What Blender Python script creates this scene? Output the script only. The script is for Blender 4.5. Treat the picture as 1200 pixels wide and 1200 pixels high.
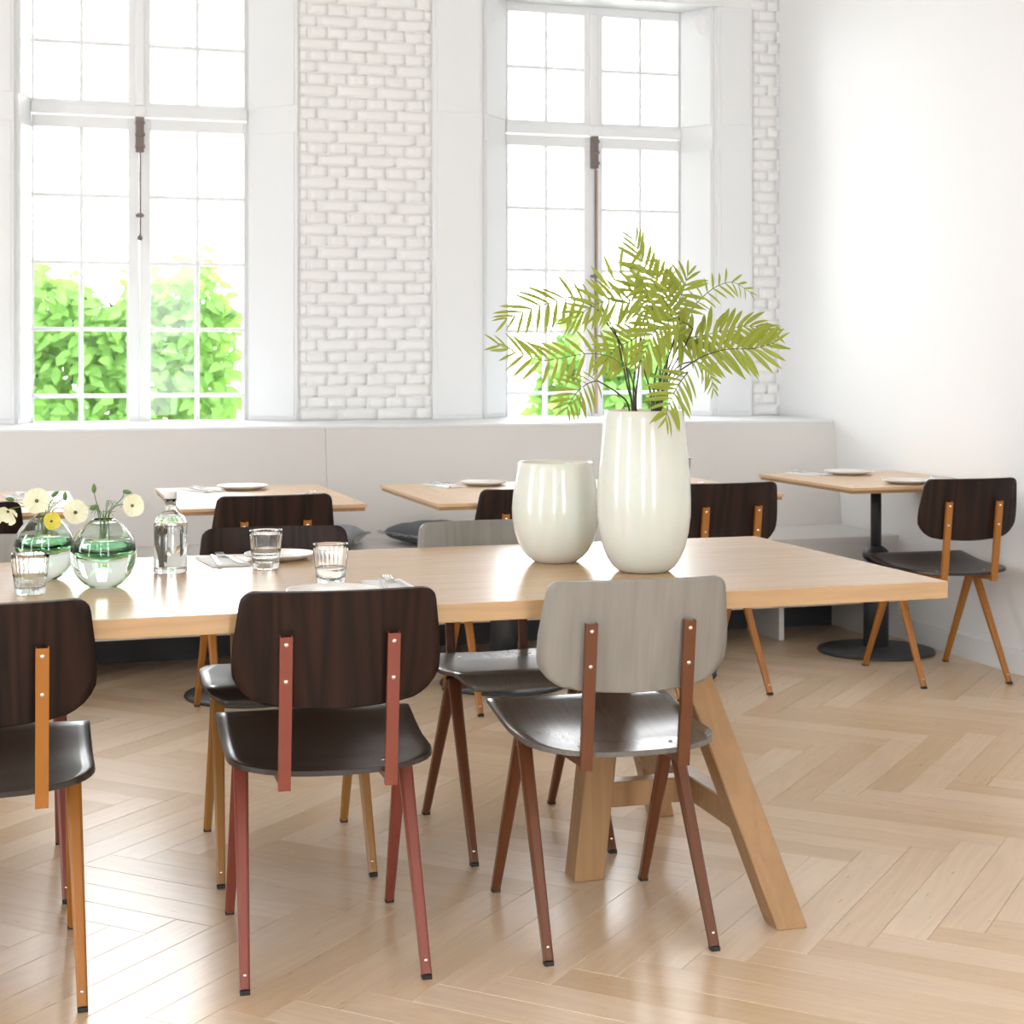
import bpy, bmesh, math, random
from mathutils import Vector, Matrix
random.seed(7)
PI = math.pi
for o in list(bpy.data.objects):
    bpy.data.objects.remove(o)
S = bpy.context.scene
COL = S.collection

# ------------------------------------------------------------------ camera
YAW = math.atan(600/1934)
cam = bpy.data.cameras.new('camera'); camo = bpy.data.objects.new('camera', cam); COL.objects.link(camo)
camo.location = (0, 0, 1.24); camo.rotation_euler = (PI/2, 0, -YAW)
cam.sensor_width = 36; cam.lens = 36*1934/1200; cam.shift_y = -0.15; cam.clip_start = 0.05
cam.dof.use_dof = True; cam.dof.focus_distance = 3.8; cam.dof.aperture_fstop = 9.0
S.camera = camo
# ------------------------------------------------------------------ sky and exposure
SKY = 14.0
w = bpy.data.worlds.new('overcast_sky'); S.world = w; w.use_nodes = True
bg = w.node_tree.nodes['Background']; bg.inputs[0].default_value = (0.95, 0.98, 1.0, 1); bg.inputs[1].default_value = SKY
S.view_settings.view_transform = 'Standard'; S.view_settings.look = 'None'
S.view_settings.exposure = 0.0; S.view_settings.gamma = 1.0; S.view_settings.use_curve_mapping = False
def portal(name, loc, rot, sx, sy):      # guides sampling of the sky through an opening
    l = bpy.data.lights.new(name, 'AREA'); l.shape = 'RECTANGLE'; l.size = sx; l.size_y = sy
    l.cycles.is_portal = True
    o = bpy.data.objects.new(name, l); COL.objects.link(o); o.location = loc; o.rotation_euler = rot
portal('sky_portal', (0.62, 8.1, 1.95), (-PI/2, 0, 0), 1.1, 2.1)
portal('sky_portal', (2.88, 8.1, 1.95), (-PI/2, 0, 0), 1.1, 2.1)
portal('sky_portal', (-0.2, -2.6, 1.9), (PI/2, 0, 0), 7.4, 2.8)
portal('sky_portal', (-4.1, 2.2, 1.9), (0, -PI/2, 0), 2.8, 8.4)

# ------------------------------------------------------------------ materials
def mat(name, col, rough=0.5, spec=0.5, metal=0.0, coat=0.0, **kw):
    m = bpy.data.materials.new(name); m.use_nodes = True
    b = m.node_tree.nodes['Principled BSDF']
    b.inputs['Base Color'].default_value = (*col, 1); b.inputs['Roughness'].default_value = rough
    b.inputs['Specular IOR Level'].default_value = spec; b.inputs['Metallic'].default_value = metal
    b.inputs['Coat Weight'].default_value = coat; b.inputs['Coat Roughness'].default_value = 0.12
    for k, v in kw.items(): b.inputs[k.replace('_', ' ')].default_value = v
    return m
def nodes(m): return m.node_tree.nodes, m.node_tree.links, m.node_tree.nodes['Principled BSDF']
def bump(m, scale=40, strength=0.1, dist=0.002, detail=4):
    N, L, b = nodes(m)
    t = N.new('ShaderNodeTexCoord'); n = N.new('ShaderNodeTexNoise'); n.inputs['Scale'].default_value = scale; n.inputs['Detail'].default_value = detail
    bp = N.new('ShaderNodeBump'); bp.inputs['Strength'].default_value = strength; bp.inputs['Distance'].default_value = dist
    L.new(t.outputs['Object'], n.inputs['Vector']); L.new(n.outputs['Fac'], bp.inputs['Height']); L.new(bp.outputs['Normal'], b.inputs['Normal'])
    return m
def wood(name, c0, c1, scale, rough=0.35, spec=0.5, coat=0.0, figure=0.5, src='Object', tone=None, tone_amt=0.25, rvar=0.08, bmp=0.05):
    """grain stretched along the low-scale axis; c0 dark grain, c1 light; cathedral figure from a distorted wave"""
    m = mat(name, c1, rough, spec, 0, coat); N, L, b = nodes(m)
    t = N.new('ShaderNodeTexCoord'); oi = N.new('ShaderNodeObjectInfo')
    off = N.new('ShaderNodeVectorMath'); off.operation = 'SCALE'; off.inputs[0].default_value = (37, 53, 29)
    L.new(oi.outputs['Random'], off.inputs['Scale'])
    mp = N.new('ShaderNodeMapping'); mp.inputs['Scale'].default_value = scale
    if src == 'UV': L.new(t.outputs['UV'], mp.inputs['Vector'])
    else: L.new(t.outputs['Object'], mp.inputs['Vector'])
    ad = N.new('ShaderNodeVectorMath'); ad.operation = 'ADD'; L.new(mp.outputs[0], ad.inputs[0]); L.new(off.outputs[0], ad.inputs[1])
    fine = N.new('ShaderNodeTexNoise'); fine.inputs['Scale'].default_value = 9; fine.inputs['Detail'].default_value = 6; fine.inputs['Roughness'].default_value = 0.65
    big = N.new('ShaderNodeTexNoise'); big.inputs['Scale'].default_value = 0.9; big.inputs['Detail'].default_value = 1.5; big.inputs['Distortion'].default_value = 0.4
    L.new(ad.outputs[0], fine.inputs['Vector']); L.new(ad.outputs[0], big.inputs['Vector'])
    k = N.new('ShaderNodeMath'); k.operation = 'MULTIPLY'; k.inputs[1].default_value = 14; L.new(big.outputs['Fac'], k.inputs[0])
    s = N.new('ShaderNodeMath'); s.operation = 'PINGPONG'; s.inputs[1].default_value = 1.0; L.new(k.outputs[0], s.inputs[0])
    mx = N.new('ShaderNodeMix'); mx.inputs['Factor'].default_value = figure
    L.new(fine.outputs['Fac'], mx.inputs['A']); L.new(s.outputs[0], mx.inputs['B'])
    cr = N.new('ShaderNodeMix'); cr.data_type = 'RGBA'; cr.inputs['A'].default_value = (*c0, 1); cr.inputs['B'].default_value = (*c1, 1)
    L.new(mx.outputs['Result'], cr.inputs['Factor'])
    out = cr.outputs['Result']
    if tone:
        hs = N.new('ShaderNodeHueSaturation'); L.new(out, hs.inputs['Color'])
        mr = N.new('ShaderNodeMapRange'); mr.inputs['To Min'].default_value = 1-tone_amt; mr.inputs['To Max'].default_value = 1+tone_amt
        sr = N.new('ShaderNodeMapRange'); sr.inputs['To Min'].default_value = 1.12; sr.inputs['To Max'].default_value = 0.85
        if tone == 'attr':
            at = N.new('ShaderNodeAttribute'); at.attribute_name = 'tone'; f = at.outputs['Fac']
        else: f = oi.outputs['Random']
        L.new(f, mr.inputs['Value']); L.new(f, sr.inputs['Value']); L.new(mr.outputs[0], hs.inputs['Value']); L.new(sr.outputs[0], hs.inputs['Saturation'])
        out = hs.outputs['Color']
    L.new(out, b.inputs['Base Color'])
    rr = N.new('ShaderNodeMapRange'); rr.inputs['To Min'].default_value = rough+rvar; rr.inputs['To Max'].default_value = rough-rvar
    L.new(fine.outputs['Fac'], rr.inputs['Value']); L.new(rr.outputs[0], b.inputs['Roughness'])
    bp = N.new('ShaderNodeBump'); bp.inputs['Strength'].default_value = bmp; bp.inputs['Distance'].default_value = 0.001
    L.new(fine.outputs['Fac'], bp.inputs['Height']); L.new(bp.outputs[0], b.inputs['Normal'])
    return m

M = {}
M['wall'] = bump(mat('white_plaster', (0.86, 0.86, 0.86), 0.65, 0.3), 14, 0.12, 0.01)
M['brick'] = bump(mat('white_painted_brick', (0.87, 0.87, 0.86), 0.6, 0.35), 55, 0.35, 0.004)
M['trim'] = mat('white_gloss_paint', (0.82, 0.835, 0.845), 0.35, 0.4)
M['bench'] = bump(mat('warm_grey_paint', (0.70, 0.675, 0.65), 0.5, 0.35), 10, 0.05, 0.005)
M['ceiling'] = mat('ceiling_white', (0.85, 0.85, 0.85), 0.8)
M['oak'] = wood('oiled_oak', (0.42, 0.255, 0.125), (0.57, 0.37, 0.195), (0.9, 14, 14), 0.24, 0.7, 0.0, 0.35, rvar=0.02, bmp=0.006)
M['oak_leg'] = wood('oiled_oak_leg', (0.31, 0.175, 0.08), (0.45, 0.27, 0.13), (12, 12, 1.0), 0.4, 0.4, 0.0, 0.3)
M['oak_small'] = wood('oak_veneer', (0.56, 0.36, 0.19), (0.72, 0.50, 0.30), (10, 0.8, 10), 0.3, 0.55, 0.0, 0.3)
fl = dict(figure=0.4, src='UV', tone_amt=0.10, rvar=0.05, bmp=0.015)
M['plank'] = wood('oak_parquet', (0.62, 0.455, 0.295), (0.755, 0.57, 0.385), (1.2, 16, 1), 0.29, 0.75, tone='rand', **fl)
M['plank_far'] = wood('oak_parquet_joined', (0.62, 0.455, 0.295), (0.755, 0.57, 0.385), (1.2, 16, 1), 0.29, 0.75, tone='attr', **fl)
M['slab'] = mat('floor_joint', (0.16, 0.10, 0.06), 0.8)
M['dark_veneer'] = wood('dark_beech_veneer', (0.003, 0.002, 0.0018), (0.038, 0.017, 0.011), (13, 0.9, 0.9), 0.45, 0.22, 0.0, 0.55)
M['dark_seat'] = wood('dark_beech_seat', (0.016, 0.012, 0.011), (0.040, 0.030, 0.027), (22, 1.6, 1.6), 0.30, 0.5, 0.0, 0.2, rvar=0.015, bmp=0.004)
M['grey_veneer'] = wood('grey_beech_veneer', (0.20, 0.185, 0.165), (0.32, 0.30, 0.27), (12, 0.9, 0.9), 0.42, 0.45, 0.0, 0.3)
M['grey_seat'] = wood('grey_beech_seat', (0.10, 0.088, 0.08), (0.17, 0.155, 0.14), (22, 1.4, 1.4), 0.26, 0.6, 0.0, 0.2, rvar=0.015, bmp=0.004)
M['amber'] = mat('amber_lacquered_steel', (0.36, 0.135, 0.020), 0.35, 0.5)
M['ochre'] = mat('ochre_lacquered_steel', (0.34, 0.155, 0.035), 0.35, 0.5)
M['terracotta'] = mat('terracotta_lacquered_steel', (0.22, 0.050, 0.032), 0.38, 0.5)
M['brown'] = mat('brown_lacquered_steel', (0.13, 0.040, 0.014), 0.33, 0.5)
M['rivet'] = mat('nickel', (0.75, 0.70, 0.62), 0.25, 0.5, 1.0)
M['rubber'] = mat('black_rubber', (0.02, 0.018, 0.016), 0.7)
M['iron'] = bump(mat('black_cast_iron', (0.035, 0.037, 0.042), 0.45, 0.5), 60, 0.15, 0.002)
M['opal'] = mat('opal_white_glass', (0.68, 0.70, 0.64), 0.14, 0.5, 0, 0.15, Subsurface_Weight=0.25, Subsurface_Scale=0.02)
M['glass'] = mat('clear_glass', (0.98, 0.99, 0.99), 0.0, 0.5, Transmission_Weight=1.0, IOR=1.45)
M['green_glass'] = mat('green_glass', (0.42, 0.90, 0.54), 0.0, 0.5, Transmission_Weight=1.0, IOR=1.03)
M['tinted_glass'] = mat('faintly_green_glass', (0.90, 0.975, 0.92), 0.0, 0.5, Transmission_Weight=1.0, IOR=1.45)
M['water'] = mat('water', (0.97, 0.99, 0.98), 0.0, 0.5, Transmission_Weight=1.0, IOR=1.33)
M['cork'] = mat('frosted_stopper', (0.62, 0.62, 0.60), 0.4)
M['plate'] = mat('cream_stoneware', (0.74, 0.70, 0.65), 0.25, 0.5)
M['napkin'] = bump(mat('linen_napkin', (0.80, 0.79, 0.77), 0.9), 300, 0.3, 0.001)
M['steel'] = mat('polished_steel', (0.62, 0.63, 0.65), 0.2, 0.5, 1.0)
M['cushion'] = bump(mat('grey_blue_linen', (0.145, 0.155, 0.175), 0.95, 0.2), 180, 0.5, 0.002)
M['cushion_pale'] = bump(mat('pale_grey_linen', (0.34, 0.36, 0.39), 0.95, 0.2), 180, 0.5, 0.002)
M['fringe'] = mat('grey_fringe', (0.42, 0.41, 0.39), 0.95)
M['bolt'] = bump(mat('weathered_iron', (0.19, 0.15, 0.14), 0.5, 0.5, 0.3), 90, 0.5, 0.002)
M['bare_wood'] = mat('worn_wood', (0.50, 0.36, 0.29), 0.6)
M['frond'] = mat('palm_leaf', (0.26, 0.31, 0.05), 0.45, 0.35)
M['palm_stem'] = mat('palm_stem', (0.045, 0.032, 0.022), 0.6)
M['leaf'] = mat('garden_leaf', (0.085, 0.19, 0.035), 0.5, 0.3)
M['bark'] = mat('bark', (0.06, 0.05, 0.045), 0.8)
M['stem'] = mat('flower_stem', (0.10, 0.20, 0.05), 0.5)
M['petal'] = mat('cream_petal', (0.92, 0.90, 0.68), 0.6, 0.2)
M['yellow_petal'] = mat('yellow_petal', (0.88, 0.78, 0.16), 0.6, 0.2)
M['poppy_heart'] = mat('poppy_heart', (0.12, 0.12, 0.02), 0.7)
M['paving'] = mat('pale_paving', (0.42, 0.42, 0.40), 0.8)
def translucent(m, col, amt):      # thin leaves and petals let light through
    N, L, b = nodes(m); out = N['Material Output']
    t = N.new('ShaderNodeBsdfTranslucent'); t.inputs[0].default_value = (*col, 1)
    x = N.new('ShaderNodeMixShader'); x.inputs[0].default_value = amt
    L.new(b.outputs[0], x.inputs[1]); L.new(t.outputs[0], x.inputs[2]); L.new(x.outputs[0], out.inputs['Surface'])
translucent(M['frond'], (0.46, 0.52, 0.07), 0.45)
translucent(M['leaf'], (0.19, 0.36, 0.06), 0.4)
translucent(M['petal'], (0.95, 0.93, 0.70), 0.35); translucent(M['yellow_petal'], (0.9, 0.8, 0.15), 0.35)
def colour_variation(m, amt):
    N, L, b = nodes(m); c = tuple(b.inputs['Base Color'].default_value)
    hs = N.new('ShaderNodeHueSaturation'); hs.inputs['Color'].default_value = c
    g = N.new('ShaderNodeNewGeometry'); mr = N.new('ShaderNodeMapRange'); mr.inputs['To Min'].default_value = 1-amt; mr.inputs['To Max'].default_value = 1+amt
    L.new(g.outputs['Random Per Island'], mr.inputs['Value']); L.new(mr.outputs[0], hs.inputs['Value']); L.new(hs.outputs[0], b.inputs['Base Color'])
colour_variation(M['frond'], 0.3); colour_variation(M['leaf'], 0.45)
# window pane: clear, reflecting a little by Fresnel
m = bpy.data.materials.new('window_glass'); m.use_nodes = True; N = m.node_tree.nodes; L = m.node_tree.links; N.clear()
o_ = N.new('ShaderNodeOutputMaterial'); tr = N.new('ShaderNodeBsdfTransparent'); gl = N.new('ShaderNodeBsdfGlossy'); gl.inputs['Roughness'].default_value = 0.02
fr = N.new('ShaderNodeFresnel'); fr.inputs[0].default_value = 1.3; mx = N.new('ShaderNodeMixShader')
L.new(fr.outputs[0], mx.inputs[0]); L.new(tr.outputs[0], mx.inputs[1]); L.new(gl.outputs[0], mx.inputs[2]); L.new(mx.outputs[0], o_.inputs[0]); M['pane'] = m

# ------------------------------------------------------------------ helpers
def me(name, V, F, smooth=False):
    d = bpy.data.meshes.new(name); d.from_pydata([tuple(v) for v in V], [], F); d.update()
    if smooth: d.polygons.foreach_set('use_smooth', [True]*len(d.polygons))
    return d
def fin(bm, name, smooth=False):
    bmesh.ops.recalc_face_normals(bm, faces=bm.faces)
    d = bpy.data.meshes.new(name); bm.to_mesh(d); bm.free()
    if smooth: d.polygons.foreach_set('use_smooth', [True]*len(d.polygons))
    return d
def obj(name, d, m=None, parent=None, loc=None, rot=None):
    if isinstance(d, bmesh.types.BMesh): d = fin(d, name)
    if m is not None and not d.materials: d.materials.append(m)
    o = bpy.data.objects.new(name, d); COL.objects.link(o)
    if parent: o.parent = parent
    if loc is not None: o.location = loc
    if rot is not None: o.rotation_euler = rot
    return o
def tag(o, label, cat, group=None):
    o['label'] = label; o['category'] = cat
    if group: o['group'] = group
    return o
def thing(name, label, cat, loc=(0, 0, 0), rz=0, group=None):
    o = bpy.data.objects.new(name, None); COL.objects.link(o); o.location = loc; o.rotation_euler = (0, 0, rz)
    return tag(o, label, cat, group)
def struct(name, d, m, parent=None):
    o = obj(name, d, m, parent)
    if not parent: o['kind'] = 'structure'
    return o
def copy_tree(o, parent=None):
    c = o.copy(); COL.objects.link(c)
    if parent: c.parent = parent
    for ch in list(o.children): copy_tree(ch, c)
    return c
def box(bm, x0, x1, y0, y1, z0, z1, bev=0.0, mtx=None):
    V = [bm.verts.new((x, y, z)) for z in (z0, z1) for (x, y) in ((x0, y0), (x1, y0), (x1, y1), (x0, y1))]
    F = [bm.faces.new([V[i] for i in f]) for f in ((3, 2, 1, 0), (4, 5, 6, 7), (0, 1, 5, 4), (1, 2, 6, 5), (2, 3, 7, 6), (3, 0, 4, 7))]
    if mtx: bmesh.ops.transform(bm, matrix=mtx, verts=V)
    if bev > 0:
        E = list({e for f in F for e in f.edges})
        bmesh.ops.bevel(bm, geom=E, offset=bev, segments=2, affect='EDGES', profile=0.6)
def boxd(*a, **k):
    bm = bmesh.new(); box(bm, *a, **k); return bm
def bar(bm, p0, p1, w0, d0, w1, d1, side=(1, 0, 0), cap=None, ch=0.25):
    """tapering bar with chamfered section from p0 to p1; side = width direction"""
    p0, p1 = Vector(p0), Vector(p1); t = (p1-p0).normalized(); s = Vector(side); s = (s-t*s.dot(t)).normalized(); n = t.cross(s)
    R = []
    for p, w_, d_ in ((p0, w0, d0), (p1, w1, d1)):
        c = min(w_, d_)*ch; a, b = w_/2, d_/2
        pts = [(a, b-c), (a-c, b), (-a+c, b), (-a, b-c), (-a, -b+c), (-a+c, -b), (a-c, -b), (a, -b+c)]
        R.append([bm.verts.new(p+s*x+n*y) for x, y in pts])
    for i in range(8): bm.faces.new([R[0][i], R[0][(i+1) % 8], R[1][(i+1) % 8], R[1][i]])
    bm.faces.new(R[0][::-1]); bm.faces.new(R[1])
def leg_cut(bm, p0, p1, sec, z0, z1):
    """square timber from p1 (bottom) to p0 (top), ends cut level at z1 and z0"""
    p0, p1 = Vector(p0), Vector(p1)
    for v0, v1 in ((p0, p1),):
        R = []
        for p in (v0, v1): R.append([bm.verts.new((p.x+a, p.y+b, p.z)) for a, b in sec])
        n = len(sec)
        for i in range(n): bm.faces.new([R[0][i], R[0][(i+1) % n], R[1][(i+1) % n], R[1][i]])
        bm.faces.new(R[0]); bm.faces.new(R[1][::-1])
def tube(bm, pts, r, seg=6, r1=None):
    pts = [Vector(p) for p in pts]; prev = None; n = len(pts); ref = Vector((0.3, 0.2, 1)).normalized()
    for i, p in enumerate(pts):
        t = (pts[min(i+1, n-1)]-pts[max(i-1, 0)]).normalized()
        a = t.cross(ref)
        if a.length < 0.05: a = t.cross(Vector((1, 0, 0)))
        a.normalize(); b = t.cross(a)
        rr = r if r1 is None else r+(r1-r)*i/(n-1)
        ring = [bm.verts.new(p+a*math.cos(2*PI*k/seg)*rr+b*math.sin(2*PI*k/seg)*rr) for k in range(seg)]
        if prev:
            for k in range(seg): bm.faces.new([prev[k], prev[(k+1) % seg], ring[(k+1) % seg], ring[k]])
        else: bm.faces.new(ring[::-1])
        prev = ring
    bm.faces.new(prev)
def smooth_pts(pts, k=4):
    """Catmull-Rom resample"""
    P = [Vector(p) for p in pts]; P = [2*P[0]-P[1]]+P+[2*P[-1]-P[-2]]; out = []
    for i in range(1, len(P)-2):
        for j in range(k):
            t = j/k; a, b, c, d = P[i-1:i+3]
            out.append(0.5*((2*b)+(c-a)*t+(2*a-5*b+4*c-d)*t*t+(3*b-a-3*c+d)*t**3))
    out.append(P[-2]); return out
def lathe(prof, seg=32, mod=None, cx=0, cy=0):
    """prof: list of (r, z); r=0 closes to a point. mod(i, ang, r, z) -> r"""
    bm = bmesh.new(); rings = []
    for i, (r, z) in enumerate(prof):
        if r <= 1e-6: rings.append([bm.verts.new((cx, cy, z))])
        else:
            rings.append([bm.verts.new((cx+(mod(i, 2*PI*k/seg, r, z) if mod else r)*math.cos(2*PI*k/seg), cy+(mod(i, 2*PI*k/seg, r, z) if mod else r)*math.sin(2*PI*k/seg), z)) for k in range(seg)])
    for a, b in zip(rings, rings[1:]):
        if len(a) == 1 and len(b) == 1: continue
        for k in range(seg):
            k2 = (k+1) % seg
            if len(a) == 1: bm.faces.new([a[0], b[k], b[k2]])
            elif len(b) == 1: bm.faces.new([a[k], a[k2], b[0]])
            else: bm.faces.new([a[k], a[k2], b[k2], b[k]])
    d = fin(bm, 'lathe', True); return d
def prism(bm, poly, z0, z1):
    A = [bm.verts.new((x, y, z0)) for x, y in poly]; B = [bm.verts.new((x, y, z1)) for x, y in poly]; n = len(poly)
    bm.faces.new(A[::-1]); bm.faces.new(B)
    for i in range(n): bm.faces.new([A[i], A[(i+1) % n], B[(i+1) % n], B[i]])
def sheet(rows, cols, fn, th):
    """fn(i, j) -> point on the upper surface; closed sheet of thickness th"""
    P = [[Vector(fn(i, j)) for j in range(cols)] for i in range(rows)]
    Nn = [[None]*cols for _ in range(rows)]
    for i in range(rows):
        for j in range(cols):
            du = P[min(i+1, rows-1)][j]-P[max(i-1, 0)][j]; dv = P[i][min(j+1, cols-1)]-P[i][max(j-1, 0)]
            Nn[i][j] = dv.cross(du).normalized()
    V, F = [], []
    for k in (0, 1):
        for i in range(rows):
            for j in range(cols): V.append(P[i][j]-Nn[i][j]*th*k)
    q = lambda k, i, j: k*rows*cols+i*cols+j
    for i in range(rows-1):
        for j in range(cols-1):
            F.append((q(0, i, j), q(0, i, j+1), q(0, i+1, j+1), q(0, i+1, j))); F.append((q(1, i, j), q(1, i+1, j), q(1, i+1, j+1), q(1, i, j+1)))
    B = [(0, j) for j in range(cols)]+[(i, cols-1) for i in range(1, rows)]+[(rows-1, j) for j in range(cols-2, -1, -1)]+[(i, 0) for i in range(rows-2, 0, -1)]
    nF = len(F)
    for a, b in zip(B, B[1:]+B[:1]): F.append((q(0, *a), q(1, *a), q(1, *b), q(0, *b)))
    bm = bmesh.new(); vs = [bm.verts.new(v) for v in V]
    for f in F:
        try: bm.faces.new([vs[i] for i in f])
        except ValueError: pass
    bm.normal_update()
    bmesh.ops.recalc_face_normals(bm, faces=bm.faces)
    d = bpy.data.meshes.new('sheet'); bm.to_mesh(d); bm.free()
    for i, p in enumerate(d.polygons): p.use_smooth = i < nF
    return d
def interp(x, T):
    if x <= T[0][0]: return T[0][1]
    for (a, b), (c, d) in zip(T, T[1:]):
        if x <= c: return b+(d-b)*(x-a)/(c-a)
    return T[-1][1]

# ------------------------------------------------------------------ room shell
XR, YW, ZC = 3.82, 7.68, 3.7
bm = bmesh.new()
box(bm, -4.2, XR+0.2, -2.6, 8.05, -0.12, -0.012)
floor = struct('floor', bm, M['slab'])
bm = bmesh.new()
prism(bm, [(-4.2, 7.68), (0.06, 7.68), (0.118, 7.87), (0.118, 8.05), (-4.2, 8.05)], 0, 3.03)
prism(bm, [(1.331, 7.68), (2.227, 7.68), (2.39, 7.87), (2.39, 8.05), (1.135, 8.05), (1.135, 7.87)], 0, 3.03)
prism(bm, [(3.464, 7.68), (4.02, 7.68), (4.02, 8.05), (3.362, 8.05), (3.362, 7.87)], 0, 3.03)
box(bm, 0.05, 1.34, 7.68, 8.05, 0, 0.93); box(bm, 2.2, 3.5, 7.68, 8.05, 0, 0.93)
box(bm, -4.2, 4.02, 7.68, 8.05, 3.03, ZC)
wall_far = struct('wall_far', bm, M['wall'])
struct('wall_right', boxd(XR, XR+0.2, -2.6, 7.68, 0, ZC), M['wall'])
struct('ceiling', boxd(-4.2, XR+0.2, -2.6, 8.05, ZC, ZC+0.1), M['ceiling'])
bm = bmesh.new()   # left side of the room: unseen openings between piers, sized for the fill light
box(bm, -4.2, -4.0, -2.6, 8.05, 0, 0.5); box(bm, -4.2, -4.0, -2.6, 8.05, 3.3, ZC)
for a, b in ((-2.6, 0.2), (1.0, 3.6), (4.4, 7.68)): box(bm, -4.2, -4.0, a, b, 0.5, 3.3)
struct('wall_left', bm, M['wall'])
bm = bmesh.new()  # wall behind the viewer, its unseen openings shaped to let in fill light
box(bm, -4.0, XR, -2.6, -2.45, 0, 0.5); box(bm, -4.0, XR, -2.6, -2.45, 3.3, ZC)
for a, b in ((-4.0, -1.6), (-0.8, 1.3), (2.1, 3.82)): box(bm, a, b, -2.6, -2.45, 0.5, 3.3)
struct('wall_near', bm, M['wall'])
bm = bmesh.new(); box(bm, XR-0.016, XR, -2.45, 7.10, 0, 0.098, 0.003)
struct('baseboard_right', bm, M['trim'])

# painted bricks on the piers between the windows
brick_mesh = {}
def brick_d(Lb, k):
    key = (Lb, k)
    if key in brick_mesh: return brick_mesh[key]
    rnd = random.Random(k*7+int(Lb*1000)); nx = 5 if Lb > 0.12 else 3; nz = 3; H = 0.0515
    V, F = [], []
    for i in range(nx+1):
        for j in range(nz+1):
            x = -Lb/2+Lb*i/nx; z = H*j/nz; edge = i in (0, nx) or j in (0, nz)
            y = (0.0014 if edge else -0.0008)+rnd.uniform(-0.0012, 0.0012)
            V.append((x+(rnd.uniform(-0.003, 0.003)), y, z+rnd.uniform(-0.002, 0.002)))
    n1 = len(V); q = lambda i, j: i*(nz+1)+j
    for i in range(nx):
        for j in range(nz): F.append((q(i, j), q(i+1, j), q(i+1, j+1), q(i, j+1)))
    B = [(i, 0) for i in range(nx+1)]+[(nx, j) for j in range(1, nz+1)]+[(i, nz) for i in range(nx-1, -1, -1)]+[(0, j) for j in range(nz-1, 0, -1)]
    idx = {}
    for b in B: v = V[q(*b)]; idx[b] = len(V); V.append((v[0], 0.012, v[2]))
    for a, b in zip(B, B[1:]+B[:1]): F.append((q(*a), idx[a], idx[b], q(*b)))
    d = me('brick', V, F, True); d.materials.append(M['brick']); brick_mesh[key] = d; return d
def bricks(x0, x1, z0, z1):
    z = z0; r = 0
    while z < z1:
        # English bond: a course of stretchers, a course of headers
        Lb = 0.185 if r % 2 == 0 else 0.088; off = 0.0 if r % 2 == 0 else -0.045
        if r % 4 == 2: off = -0.097
        x = x0+off
        while x < x1-0.015:
            a, b = max(x, x0), min(x+Lb, x1)
            if b-a > 0.02:
                LL = b-a
                LL = Lb if LL > Lb-0.01 else round(LL, 2)
                o = bpy.data.objects.new('brick', brick_d(LL, random.randrange(5))); COL.objects.link(o); o.parent = wall_far
                o.location = ((a+b)/2, 7.677+random.uniform(-0.001, 0.001), z+random.uniform(-0.001, 0.001)); o.rotation_euler = (0, random.uniform(-0.012, 0.012), 0)
            x += Lb+0.006
        z += 0.0545; r += 1
bricks(1.336, 1.976, 0.95, 3.03); bricks(3.664, 3.818, 0.95, 3.03)

# panelled window linings and casings
trim_n = [0]
def lining(p0, p1, th=0.018, z0=0.948, z1=3.02, margin=0.02):
    """white board standing along plan line p0-p1, room side on the right of p0->p1, with raised fields"""
    trim_n[0] += 1
    p0, p1 = Vector((*p0, 0)), Vector((*p1, 0)); Lx = (p1-p0).length; ang = math.atan2(p1.y-p0.y, p1.x-p0.x)
    bm = bmesh.new(); box(bm, 0, Lx, -th, 0, z0, z1, 0.003)
    o = struct('trim_%d' % trim_n[0], bm, M['trim']); o.location = p0; o.rotation_euler = (0, 0, ang)
    for a, b in ((z0+0.02, 2.30), (2.425, z1-0.02)):
        bm = bmesh.new(); box(bm, margin, Lx-margin*0.7, -th-0.006, -th+0.002, a, b, 0.003)
        obj('panel', bm, M['trim'], o)
    return o
lining((1.139, 7.868), (1.338, 7.676))          # window 1 right splay
lining((-0.20, 7.682), (0.06, 7.682))           # left casing
lining((0.062, 7.69), (0.120, 7.868), margin=0.008)
lining((1.981, 7.682), (2.229, 7.682)); lining((2.229, 7.69), (2.392, 7.868), margin=0.012)
lining((3.360, 7.868), (3.462, 7.69), margin=0.010); lining((3.464, 7.682), (3.66, 7.682))
for x0, x1 in ((0.05, 1.34), (2.2, 3.5)):
    trim_n[0] += 1
    struct('trim_%d' % trim_n[0], boxd(x0, x1, 7.66, 7.95, 3.02, 3.045, 0.003), M['trim'])

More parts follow.
